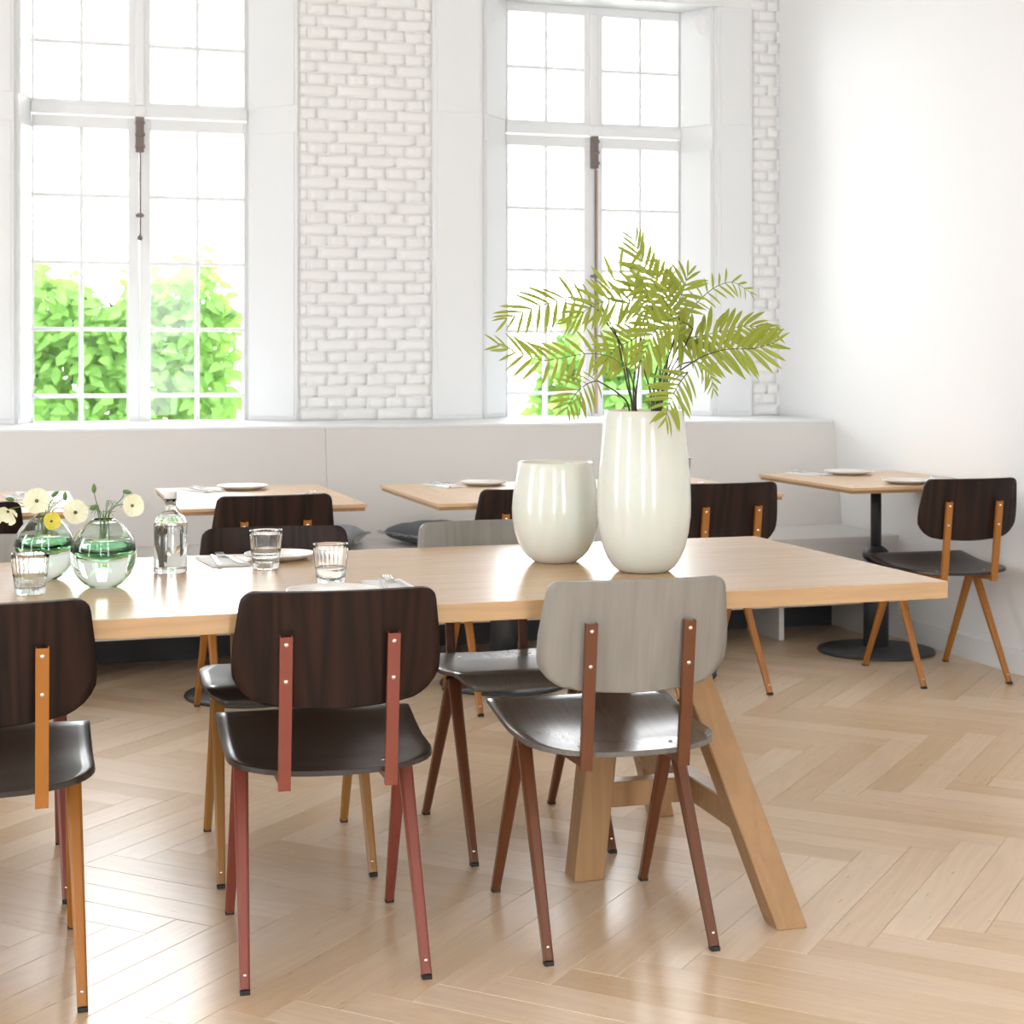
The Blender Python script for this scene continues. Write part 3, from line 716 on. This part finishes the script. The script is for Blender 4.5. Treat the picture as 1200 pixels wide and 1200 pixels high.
tumbler('ribbed glass on the bench table right of the tall white vase', 2.652, 6.222, BZ, 0.095, 0, 'ribbed drinking glasses on the bench tables')

# plates
def plate_mesh(r): return lathe([(0, 0.002), (r*0.62, 0), (r*0.66, 0.001), (r*0.95, 0.011), (r, 0.0145), (r*0.995, 0.0165), (r*0.96, 0.0155), (r*0.66, 0.0085), (0, 0.0075)], 48)
def plate(label, x, y, r=0.095, group='stoneware plates'):
    return tag(obj('plate', plate_mesh(r), M['plate'], None, (x, y, BZ if y > 5 else TZ)), label, 'plate', group)
plate('cream plate on the long table behind the ribbed glass', 0.665, 4.095, 0.088)
plate('cream plate hidden behind the terracotta chair backrest', 0.668, 3.413, 0.10)
plate('cream plate on the bench table behind the glass bottle', 0.885, 6.324, 0.098)
plate('cream plate at the near side of the bench table behind the bottle', 0.933, 5.732, 0.098)
plate('cream plate on the bench side of the table behind the round vase', 1.820, 6.242, 0.092)
plate('cream plate partly hidden by the round white vase', 1.821, 5.773, 0.098)
plate('cream plate on the bench side of the right corner table', 3.494, 6.365, 0.105)
plate('cream plate behind the right corner chair backrest', 3.468, 5.834, 0.105)
plate('cream plate on the leftmost bench table', -0.102, 6.273, 0.095)
# napkins and cutlery
def napkin(label, x, y, rz, w_=0.095, l_=0.20, group='folded white napkins'):
    bm = bmesh.new()
    for k in range(3): box(bm, -w_/2+k*0.002, w_/2-k*0.001, -l_/2+k*0.0015, l_/2-k*0.002, 0.0012*k, 0.0012*k+0.0011, 0.0004)
    for v in bm.verts: v.co.z += 0.0008*(1+math.sin(v.co.y*40+x*9))*(1 if v.co.z > 0.001 else 0)
    o = obj('napkin', bm, M['napkin'], None, (x, y, BZ if y > 5 else TZ), (0, 0, rz))
    return tag(o, label, 'napkin', group)
def fork_d():
    bm = bmesh.new()
    pts = [(-0.095, 0.0055, 0.002), (-0.05, 0.0045, 0.003), (0.0, 0.0025, 0.006), (0.03, 0.0028, 0.006), (0.045, 0.010, 0.003), (0.06, 0.011, 0.0015)]
    prev = None
    for y, hw, z in pts:
        r = [bm.verts.new((a, y, z+b)) for a, b in ((-hw, 0), (hw, 0), (hw, 0.0015), (-hw, 0.0015))]
        if prev:
            for k in range(4): bm.faces.new([prev[k], prev[(k+1) % 4], r[(k+1) % 4], r[k]])
        else: bm.faces.new(r)
        prev = r
    bm.faces.new(prev[::-1])
    return fin(bm, 'fork')
def tine_d():
    bm = bmesh.new(); tube(bm, [(0, 0.058, 0.0025), (0, 0.075, 0.002), (0, 0.090, 0.004), (0, 0.10, 0.008)], 0.0012, 6, 0.0008); return fin(bm, 'tine', True)
FK, TN = fork_d(), tine_d()
def fork(label, x, y, rz, tilt=0, group='steel forks'):
    z = (BZ if y > 5 else TZ)+0.0052
    o = obj('fork', FK, M['steel'], None, (x, y, z), (tilt, 0, rz)); tag(o, label, 'fork', group)
    for k in range(4): obj('tine', TN, M['steel'], o, (-0.0087+0.0058*k, 0, 0))
def knife_d():
    bm = bmesh.new(); n = 12
    top, bot = [], []
    out = [(0.006, -0.105), (0.0065, -0.06), (0.005, 0.0), (0.008, 0.02), (0.009, 0.06), (0.0065, 0.09), (0.0, 0.105), (-0.004, 0.09), (-0.005, 0.0), (-0.0065, -0.06), (-0.006, -0.105)]
    A = [bm.verts.new((x, y, 0)) for x, y in out]; B = [bm.verts.new((x*0.8, y, 0.0028)) for x, y in out]
    bm.faces.new(A[::-1]); bm.faces.new(B)
    for k in range(len(out)): bm.faces.new([A[k], A[(k+1) % len(out)], B[(k+1) % len(out)], B[k]])
    return fin(bm, 'knife')
KN = knife_d()
def knife(label, x, y, rz, group='steel knives'): tag(obj('knife', KN, M['steel'], None, (x, y, (BZ if y > 5 else TZ)+0.0052), (0, 0, rz)), label, 'knife', group)
sets = [
 (0.522, 4.082, 0.1, 'on the long table left of the pale plate', 0),
 (0.816, 3.525, 0.0, 'on the long table above the terracotta chair', 0),
 (0.729, 6.293, 0.35, 'on the bench table behind the glass bottle', 0),
 (1.657, 6.242, 0.25, 'on the bench table left of the round vase', 0),
 (3.327, 6.406, 0.3, 'on the right corner table, left of the plate', 0),
 (2.596, 5.916, -0.4, 'on the bench table just right of the tall vase', 0),
 (1.066, 5.916, -0.2, 'on the near half of the table behind the bottle', 0),
 (3.692, 5.916, 0.2, 'on the right corner table beside the wall', 0),
 (0.071, 6.171, 0.2, 'on the leftmost bench table', 0),
]
for x, y, rz, where, _ in sets:
    napkin('folded white napkin '+where, x, y, rz)
    fork('steel fork on a napkin '+where, x+0.018, y, rz+0.05)
    knife('steel knife on a napkin '+where, x-0.018, y-0.005, rz-0.12)

# ------------------------------------------------------------------ cushions
def cushion(label, x, y, rz, rx, mt, s=0.40, fringe=True, z=0.53):
    n = 16; bm = bmesh.new(); G = {}
    for k in (1, -1):
        for i in range(n+1):
            for j in range(n+1):
                u, v = -1+2*i/n, -1+2*j/n
                e = (1-u**4)*(1-v**4)
                zz = k*(0.045*max(e, 0)**0.55)
                pull = 1-0.06*(1-abs(u*v))
                xx, yy = u*s/2*(1-0.07*(1-v*v)*0+0.0), v*s/2
                xx *= 1-0.05*(1-v*v) if abs(u) > 0.99 else 1-0.05*(1-v*v)*abs(u); yy *= 1-0.05*(1-u*u)*abs(v)
                if k == -1 and (i in (0, n) or j in (0, n)): G[k, i, j] = G[1, i, j]; continue
                zz += 0.003*math.sin(9*u+3*v)*max(e, 0)
                G[k, i, j] = bm.verts.new((xx, yy, zz))
        for i in range(n):
            for j in range(n): bm.faces.new([G[k, i, j], G[k, i+1, j], G[k, i+1, j+1], G[k, i, j+1]])
    o = obj('cushion', fin(bm, 'cushion', True), M[mt], None, (x, y, z), (rx, 0, rz)); tag(o, label, 'cushion', 'cushions on the bench')
    if fringe:
        bm = bmesh.new()
        for sd in range(4):
            a = sd*PI/2; ca, sa = math.cos(a), math.sin(a)
            for k in range(70):
                v = -1+2*(k+0.5)/70; px_, py_ = s/2*(1-0.05*(1-v*v)), v*s/2
                jx, jz, jy = random.uniform(0.012, 0.022), random.uniform(-0.008, 0.006), random.uniform(-0.004, 0.004)
                P = [(px_-0.004, py_-0.0018, 0), (px_-0.004, py_+0.0018, 0), (px_+jx, py_+jy+0.0012, jz), (px_+jx, py_+jy-0.0012, jz)]
                Q = [(p[0], p[1], p[2]+0.0025) for p in P]
                vs = [bm.verts.new((p[0]*ca-p[1]*sa, p[0]*sa+p[1]*ca, p[2])) for p in P+Q]
                for f in ((3, 2, 1, 0), (4, 5, 6, 7), (0, 1, 5, 4), (1, 2, 6, 5), (2, 3, 7, 6), (3, 0, 4, 7)): bm.faces.new([vs[q] for q in f])
        fr_ = obj('fringe', bm, M['fringe'], o); fr_['kind'] = 'stuff'
    return o
cushion('grey blue linen cushion with pale fringe on the bench, right of centre', 1.77, 6.79, 0.42, 0.0, 'cushion', 0.34, z=0.501)
cushion('pale grey linen cushion on the bench behind the dark chair', 1.27, 6.79, -0.35, 0.0, 'cushion_pale', 0.34, z=0.501)

# ------------------------------------------------------------------ palm branches
FR = [
    (0.052, 22, [(1.345, 3.633, 1.348), (1.311, 3.622, 1.366), (1.261, 3.612, 1.375), (1.212, 3.602, 1.368), (1.163, 3.592, 1.355), (1.123, 3.582, 1.339), (1.092, 3.571, 1.329)]),
    (0.055, 22, [(1.336, 3.592, 1.375), (1.362, 3.567, 1.433), (1.397, 3.543, 1.448), (1.415, 3.518, 1.416), (1.403, 3.494, 1.372), (1.383, 3.469, 1.327)]),
    (0.050, 30, [(1.390, 3.571, 1.217), (1.339, 3.560, 1.244), (1.281, 3.548, 1.251), (1.210, 3.537, 1.240), (1.162, 3.524, 1.236), (1.114, 3.513, 1.249), (1.083, 3.501, 1.257), (1.049, 3.490, 1.271)]),
    (0.048, 16, [(1.306, 3.551, 1.189), (1.270, 3.520, 1.182), (1.239, 3.490, 1.168), (1.212, 3.459, 1.149), (1.190, 3.429, 1.131)]),
    (0.060, 28, [(1.539, 3.643, 1.305), (1.522, 3.649, 1.362), (1.496, 3.655, 1.406), (1.472, 3.661, 1.447), (1.457, 3.667, 1.484), (1.447, 3.673, 1.521)]),
    (0.062, 30, [(1.513, 3.592, 1.280), (1.551, 3.588, 1.288), (1.593, 3.584, 1.296), (1.635, 3.580, 1.306), (1.695, 3.575, 1.317), (1.750, 3.571, 1.309)]),
    (0.060, 26, [(1.535, 3.531, 1.232), (1.562, 3.515, 1.248), (1.607, 3.500, 1.261), (1.668, 3.485, 1.263), (1.711, 3.469, 1.276)]),
    (0.034, 18, [(1.623, 3.714, 1.374), (1.657, 3.730, 1.399), (1.696, 3.745, 1.420), (1.745, 3.760, 1.429), (1.799, 3.775, 1.404)]),
    (0.055, 18, [(1.537, 3.673, 1.338), (1.562, 3.687, 1.372), (1.582, 3.701, 1.401), (1.601, 3.714, 1.444)]),
    (0.052, 20, [(1.504, 3.490, 1.208), (1.474, 3.464, 1.186), (1.447, 3.439, 1.159), (1.423, 3.413, 1.130), (1.407, 3.388, 1.107)]),
    (0.036, 14, [(1.570, 3.622, 1.232), (1.604, 3.640, 1.228), (1.634, 3.656, 1.203), (1.650, 3.673, 1.166)]),
    (0.050, 24, [(1.443, 3.551, 1.358), (1.391, 3.543, 1.372), (1.346, 3.535, 1.371), (1.305, 3.527, 1.367), (1.265, 3.518, 1.348), (1.226, 3.510, 1.323)]),
    (0.050, 18, [(1.456, 3.653, 1.297), (1.431, 3.666, 1.281), (1.401, 3.681, 1.264), (1.377, 3.694, 1.232)]),
    (0.055, 22, [(1.496, 3.520, 1.335), (1.452, 3.508, 1.322), (1.418, 3.495, 1.294), (1.398, 3.483, 1.259), (1.383, 3.469, 1.232)]),
    (0.055, 22, [(1.573, 3.735, 1.313), (1.573, 3.755, 1.366), (1.559, 3.775, 1.419), (1.549, 3.796, 1.469)]),
    (0.050, 20, [(1.552, 3.571, 1.310), (1.529, 3.577, 1.324), (1.513, 3.582, 1.304), (1.546, 3.587, 1.272), (1.583, 3.592, 1.273)]),
]
ST = [
    (0, [(1.433, 3.617, 0.959), (1.419, 3.619, 1.116), (1.415, 3.622, 1.159), (1.404, 3.625, 1.230), (1.390, 3.628, 1.280), (1.346, 3.631, 1.340), (1.345, 3.633, 1.348)]),
    (0, [(1.438, 3.617, 0.959), (1.420, 3.613, 1.116), (1.404, 3.609, 1.170), (1.386, 3.604, 1.240), (1.370, 3.600, 1.299), (1.338, 3.596, 1.349), (1.336, 3.592, 1.375)]),
    (0, [(1.442, 3.617, 0.959), (1.422, 3.606, 1.120), (1.417, 3.594, 1.156), (1.404, 3.583, 1.190), (1.390, 3.571, 1.217)]),
    (0, [(1.420, 3.617, 0.959), (1.405, 3.601, 1.117), (1.373, 3.585, 1.156), (1.338, 3.567, 1.175), (1.306, 3.551, 1.189)]),
    (1, [(1.463, 3.617, 0.958), (1.483, 3.622, 1.116), (1.498, 3.628, 1.170), (1.513, 3.633, 1.230), (1.527, 3.638, 1.271), (1.539, 3.643, 1.305)]),
    (1, [(1.465, 3.617, 0.958), (1.483, 3.611, 1.116), (1.493, 3.604, 1.180), (1.501, 3.598, 1.240), (1.513, 3.592, 1.280)]),
    (1, [(1.467, 3.617, 0.958), (1.479, 3.596, 1.116), (1.482, 3.573, 1.171), (1.507, 3.552, 1.208), (1.535, 3.531, 1.232)]),
    (1, [(1.469, 3.617, 0.958), (1.489, 3.637, 1.114), (1.520, 3.656, 1.199), (1.559, 3.675, 1.271), (1.588, 3.695, 1.333), (1.623, 3.714, 1.374)]),
    (1, [(1.465, 3.617, 0.958), (1.482, 3.632, 1.114), (1.499, 3.645, 1.199), (1.511, 3.659, 1.271), (1.537, 3.673, 1.338)]),
    (1, [(1.469, 3.617, 0.958), (1.477, 3.586, 1.117), (1.475, 3.553, 1.160), (1.494, 3.521, 1.200), (1.504, 3.490, 1.208)]),
    (1, [(1.469, 3.617, 0.958), (1.486, 3.618, 1.116), (1.508, 3.619, 1.190), (1.541, 3.621, 1.224), (1.570, 3.622, 1.232)]),
    (0, [(1.448, 3.617, 0.958), (1.423, 3.604, 1.117), (1.422, 3.591, 1.200), (1.430, 3.578, 1.280), (1.442, 3.564, 1.329), (1.443, 3.551, 1.358)]),
    (0, [(1.442, 3.617, 0.959), (1.428, 3.627, 1.116), (1.428, 3.635, 1.180), (1.440, 3.644, 1.240), (1.456, 3.653, 1.297)]),
    (1, [(1.465, 3.617, 0.958), (1.468, 3.593, 1.117), (1.473, 3.569, 1.200), (1.494, 3.545, 1.280), (1.496, 3.520, 1.335)]),
    (1, [(1.465, 3.617, 0.958), (1.484, 3.647, 1.114), (1.500, 3.677, 1.199), (1.539, 3.705, 1.271), (1.573, 3.735, 1.313)]),
    (1, [(1.469, 3.617, 0.958), (1.483, 3.606, 1.116), (1.501, 3.594, 1.200), (1.532, 3.583, 1.260), (1.552, 3.571, 1.310)]),
    (1, [(1.450, 3.617, 0.958), (1.473, 3.632, 1.114), (1.472, 3.645, 1.170), (1.458, 3.659, 1.230), (1.455, 3.673, 1.264)]),
]
def leaflet(name):
    V, F = [], []; n = 6
    for i in range(n+1):
        t = i/n; wd = 0.118*math.sin(PI*min(1, t*0.93+0.07))**0.75 if i < n else 0.0
        x = t; z = -0.22*t*t
        V += [(x, -wd, z+0.05*wd), (x, 0, z-0.25*wd), (x, wd, z+0.05*wd)]
    for i in range(n):
        a = i*3
        F += [(a, a+3, a+4, a+1), (a+1, a+4, a+5, a+2)]
    return me(name, V, F, True)
LFM = leaflet('leaflet'); LFM.materials.append(M['frond'])
branch = [tag(bpy.data.objects.new('palm_branch', None), l, 'palm branch', 'palm branches in the tall vase') for l in
          ('green palm branch whose fronds reach left out of the tall white vase', 'green palm branch whose fronds reach right out of the tall white vase')]
for b_ in branch: COL.objects.link(b_); b_.location = (1.447, 3.617, TZ+0.2)
OFF = Vector((1.447, 3.617, TZ+0.2))
BR_OF = [0, 0, 0, 0, 1, 1, 1, 1, 1, 1, 1, 0, 0, 1, 1, 1]
for which, pts in ST:
    bm = bmesh.new(); tube(bm, [p-OFF for p in smooth_pts(pts, 4)], 0.0024, 6, 0.0015)
    obj('stem', fin(bm, 'stem', True), M['palm_stem'], branch[which])
rl = random.Random(3)
for k, (ln, cnt, pts) in enumerate(FR):
    P = [p-OFF for p in smooth_pts(pts, 6)]
    bm = bmesh.new(); tube(bm, P, 0.0014, 5, 0.0006)
    fr_o = obj('frond', fin(bm, 'frond', True), M['palm_stem'] if k % 3 == 0 else M['stem'], branch[BR_OF[k]])
    # cumulative length
    D = [0]
    for a, b in zip(P, P[1:]): D.append(D[-1]+(b-a).length)
    nrm = Vector((rl.uniform(-0.25, 0.25), -1, rl.uniform(0.15, 0.75))).normalized()
    pairs = cnt//2+1
    for i in range(pairs):
        t = (0.03+0.95*i/(pairs-1))*D[-1]
        j = max(1, next((q for q in range(len(D)) if D[q] >= t), len(D)-1)); f = (t-D[j-1])/max(D[j]-D[j-1], 1e-6)
        p = P[j-1].lerp(P[j], f); tg = (P[min(j+1, len(P)-1)]-P[j-1]).normalized()
        side = tg.cross(nrm).normalized(); up = side.cross(tg).normalized()
        r = i/(pairs-1); L_ = ln*1.3*(0.62+0.5*math.sin(PI*min(1, 0.15+0.75*r)))*(1.0 if r < 0.8 else 1-0.9*(r-0.8))
        for sg in (-1, 1):
            ang = R_(interp(r, [(0, 66), (0.6, 52), (1, 22)])+rl.uniform(-7, 7))
            dirv = (tg*math.cos(ang)+side*sg*math.sin(ang)+up*rl.uniform(-0.05, 0.25)+Vector((0, 0, -0.12))).normalized()
            n2 = (up-dirv*up.dot(dirv)).normalized(); n2 = (n2+side*rl.uniform(-0.4, 0.4)); n2 = (n2-dirv*n2.dot(dirv)).normalized(); y2 = n2.cross(dirv)
            LL = L_*rl.uniform(0.88, 1.1)
            mt = Matrix((dirv, y2, n2)).transposed().to_4x4() @ Matrix.Diagonal((LL, LL*0.62, LL, 1)); mt.translation = p
            lo = bpy.data.objects.new('leaflet', LFM); COL.objects.link(lo); lo.parent = fr_o; lo.matrix_local = mt

# ------------------------------------------------------------------ poppies and buds
def petal_d(cup):
    n, m_ = 6, 4; V, F = [], []
    for i in range(n+1):
        for j in range(m_*2+1):
            r = i/n; a = (j/m_-1)*0.72*(1-0.12*r)
            rr = 0.001+0.029*r*(1-0.10*(a/0.72)**2*r)
            z = cup*(r**1.6)*0.026+0.0016*math.sin(a*13)*r
            V.append((rr*math.cos(a), rr*math.sin(a), z))
    w_ = m_*2+1
    for i in range(n):
        for j in range(m_*2): F.append((i*w_+j, (i+1)*w_+j, (i+1)*w_+j+1, i*w_+j+1))
    return me('petal', V, F, True)
PET = {}
def poppy(label, head, base, face, scale, cup=0.35, mt='petal'):
    head, base = Vector(head), Vector(base)
    t = thing('poppy', label, 'flower', base, 0, 'poppies in the green vases')
    h = head-base
    face = Vector(face).normalized()
    bm = bmesh.new(); mid = h*0.5+Vector((h.x*-0.15, 0, 0.012)); tube(bm, smooth_pts([(0, 0, -0.055), (0, 0, 0), mid, h-face*0.006], 5), 0.0011, 5)
    obj('stem', fin(bm, 'stem', True), M['stem'], t)
    q = face.to_track_quat('Z', 'Y').to_matrix().to_4x4()
    for k in range(6):
        key = (cup if k % 2 else cup*0.6, mt)
        if key not in PET: PET[key] = petal_d(key[0]); PET[key].materials.append(M[mt])
        mm = Matrix.Translation(h+face*(0.0008*(k % 2))) @ q @ Matrix.Rotation(k*PI/3+0.2, 4, 'Z') @ Matrix.Scale(scale, 4)
        p = obj('petal', PET[key], None, t); p.matrix_local = mm
    c = obj('flower_heart', lathe([(0, 0.0), (0.0035, 0.001), (0.0045, 0.004), (0.003, 0.007), (0, 0.0078)], 12), M['poppy_heart'], t); c.matrix_local = Matrix.Translation(h) @ q @ Matrix.Scale(scale, 4)
VL, VR = (0.096, 3.878, TZ+0.150), (0.216, 3.709, TZ+0.155)
def vb(v, dx, dy): return (v[0]+dx, v[1]+dy, v[2])
poppy('cream poppy facing forward, above the left green vase', (0.079, 3.852, 0.920), vb(VL, -0.012, 0.0), (-0.1, -1, 0.2), 0.98, 0.25)
poppy('cream poppy between the two green vases', (0.159, 3.775, 0.898), vb(VL, 0.016, -0.006), (0.15, -1, 0.45), 0.95, 0.35)
poppy('small yellow poppy low over the rim of the left green vase', (0.109, 3.816, 0.877), vb(VL, 0.006, -0.012), (0.15, -1, 0.15), 0.66, 1.0, 'yellow_petal')
poppy('cream poppy leaning right of the right green vase', (0.272, 3.648, 0.922), vb(VR, 0.012, 0), (0.25, -1, 0.1), 0.82, 0.6)
poppy('cream poppy drooping at the left edge of the picture', (0.018, 3.878, 0.898), vb(VL, -0.016, -0.004), (-0.25, -0.7, -0.55), 0.82, 1.1)
def bud(label, head, base, up=(0, 0, 1)):
    head, base = Vector(head), Vector(base); h = head-base; up = Vector(up).normalized()
    t = thing('poppy_bud', label, 'flower bud', base, 0, 'poppy buds in the green vases')
    bm = bmesh.new(); tube(bm, smooth_pts([(0, 0, -0.05), (0, 0, 0), h*0.5+Vector((h.x*0.25, 0, 0.01)), h-up*0.006], 5), 0.0009, 5); obj('stem', fin(bm, 'stem', True), M['stem'], t)
    o = obj('bud_head', lathe([(0, -0.010), (0.0035, -0.008), (0.0052, -0.002), (0.0045, 0.004), (0.002, 0.009), (0, 0.011)], 10), M['stem'], t)
    o.matrix_local = Matrix.Translation(h) @ up.to_track_quat('Z', 'Y').to_matrix().to_4x4()
bud('tallest green poppy bud above the right green vase', (0.194, 3.673, 0.959), vb(VR, -0.008, -0.01))
bud('green poppy bud low on a bent stem over the right vase', (0.193, 3.653, 0.920), vb(VR, -0.002, -0.016), (0.8, 0, 0.3))
bud('green poppy bud hanging over the rightmost poppy', (0.264, 3.673, 0.950), vb(VR, 0.004, 0.006), (0.9, 0, -0.2))
bud('round green poppy bud right of the forward facing poppy', (0.121, 3.939, 0.928), vb(VL, 0.002, 0.012), (0.7, 0, 0.5))
bud('small dark poppy bud nearest the bench table edge', (0.141, 3.878, 0.927), vb(VL, 0.010, 0.008))
bud('green poppy bud at the left edge of the picture', (0.022, 3.929, 0.919), vb(VL, -0.008, 0.010), (-0.8, 0, 0.1))

def sprig(label, v, seed):
    rn = random.Random(seed); t = thing('leafy_sprig', label, 'greenery', v, 0)
    for k in range(9):
        a = 2*PI*k/9+rn.uniform(-0.3, 0.3); r = rn.uniform(0.022, 0.045); h = rn.uniform(0.0, 0.022); d_ = Vector((math.cos(a), math.sin(a), 0)); n = Vector((-d_.y, d_.x, 0))
        P = [d_*0.004+Vector((0, 0, -0.05)), d_*0.012+Vector((0, 0, 0.004)), d_*r*0.6+Vector((0, 0, 0.012+h)), d_*r+Vector((0, 0, h))]
        bm = bmesh.new(); tube(bm, smooth_pts(P, 4), 0.0009, 5, 0.0005)
        for q in (0.55, 0.75, 0.95):      # narrow lobes off the leaf rib
            c = d_*r*q+Vector((0, 0, h*q+0.010))
            for sg in (-1, 1):
                e = c+n*sg*0.009+d_*0.006
                vs = [bm.verts.new(p) for p in (c-d_*0.0015, e, c+d_*0.0015, c+Vector((0, 0, 0.001)))]
                bm.faces.new([vs[0], vs[1], vs[3]]); bm.faces.new([vs[3], vs[1], vs[2]]); bm.faces.new([vs[0], vs[2], vs[1]])
        obj('leaf', bm, M['stem'], t)
sprig('spiky green sprig at the rim of the right green vase', VR, 5)
sprig('spiky green sprig at the rim of the left green vase', VL, 6)

# ------------------------------------------------------------------ outside
bm = bmesh.new(); box(bm, -30, 40, 8.05, 60, -0.15, -0.05); struct('ground', bm, M['paving'])
def leaf_d():
    V = [(0, 0, 0), (0.3, -0.26, 0.03), (0.3, 0, -0.02), (0.3, 0.26, 0.03), (0.7, -0.2, 0.0), (0.7, 0, -0.05), (0.7, 0.2, 0.0), (1, 0, -0.12)]
    F = [(0, 1, 2), (0, 2, 3), (1, 4, 5, 2), (2, 5, 6, 3), (4, 7, 5), (5, 7, 6)]
    return V, F
LV, LF = leaf_d(); LM = me('leaf', LV, LF, True); LM.materials.append(M['leaf'])
def shrub(name, label, x0, x1, y0, y1, z0, ztop, nl, nparts, size, seed):
    rn = random.Random(seed); t = thing(name, label, 'shrub', ((x0+x1)/2, (y0+y1)/2, 0), 0); ox, oy = t.location.x, t.location.y
    for k in range(5):
        bm = bmesh.new(); x = x0+(x1-x0)*(k+0.5)/5-ox
        tube(bm, smooth_pts([(x, 0.1, -0.05), (x+rn.uniform(-.1, .1), 0.05, 0.7), (x+rn.uniform(-.15, .15), 0, 1.3), (x+rn.uniform(-.2, .2), 0.05, ztop*0.93)], 4), 0.022, 6, 0.006)
        obj('branch', fin(bm, 'branch', True), M['bark'], t)
    L_ = []
    for _ in range(nl):
        u = rn.random(); x = x0+(x1-x0)*u; zt = ztop-0.12+0.14*math.sin(x*6+seed)+0.08*math.sin(x*17)-0.25*max(0, abs(2*u-1)-0.6)
        z = z0+(zt-z0)*rn.random()**0.9; y = rn.uniform(y0, y1)
        L_.append((y, x, z))
    L_.sort(); V, F = [], []
    for k, (y, x, z) in enumerate(L_):
        d1 = Vector((rn.uniform(-1, 1), rn.uniform(-0.8, 0.2), rn.uniform(-1, 0.3))).normalized(); up = Vector((rn.uniform(-.5, .5), -1, rn.uniform(0, 1.2))); up = (up-d1*up.dot(d1)).normalized()
        s = size*rn.uniform(0.7, 1.25)
        mt = Matrix((d1, up.cross(d1), up)).transposed().to_4x4() @ Matrix.Scale(s, 4); mt.translation = (x-ox, y-oy, z)
        if k < nparts:
            o = bpy.data.objects.new('leaf', LM); COL.objects.link(o); o.parent = t; o.matrix_local = mt
        else:
            b0 = len(V); V += [mt @ Vector(v) for v in LV]; F += [tuple(b0+i for i in f) for f in LF]
    fo = obj('foliage', me('foliage', V, F, True), M['leaf'], t); fo['kind'] = 'stuff'
shrub('hedge', 'bright green leafy hedge outside the left window', 0.02, 1.42, 10.3, 10.9, 0.75, 1.86, 2600, 280, 0.11, 1)
shrub('hedge', 'green leafy hedge outside the right window behind the palm', 3.50, 4.85, 10.3, 10.9, 0.75, 1.52, 2200, 200, 0.11, 4)
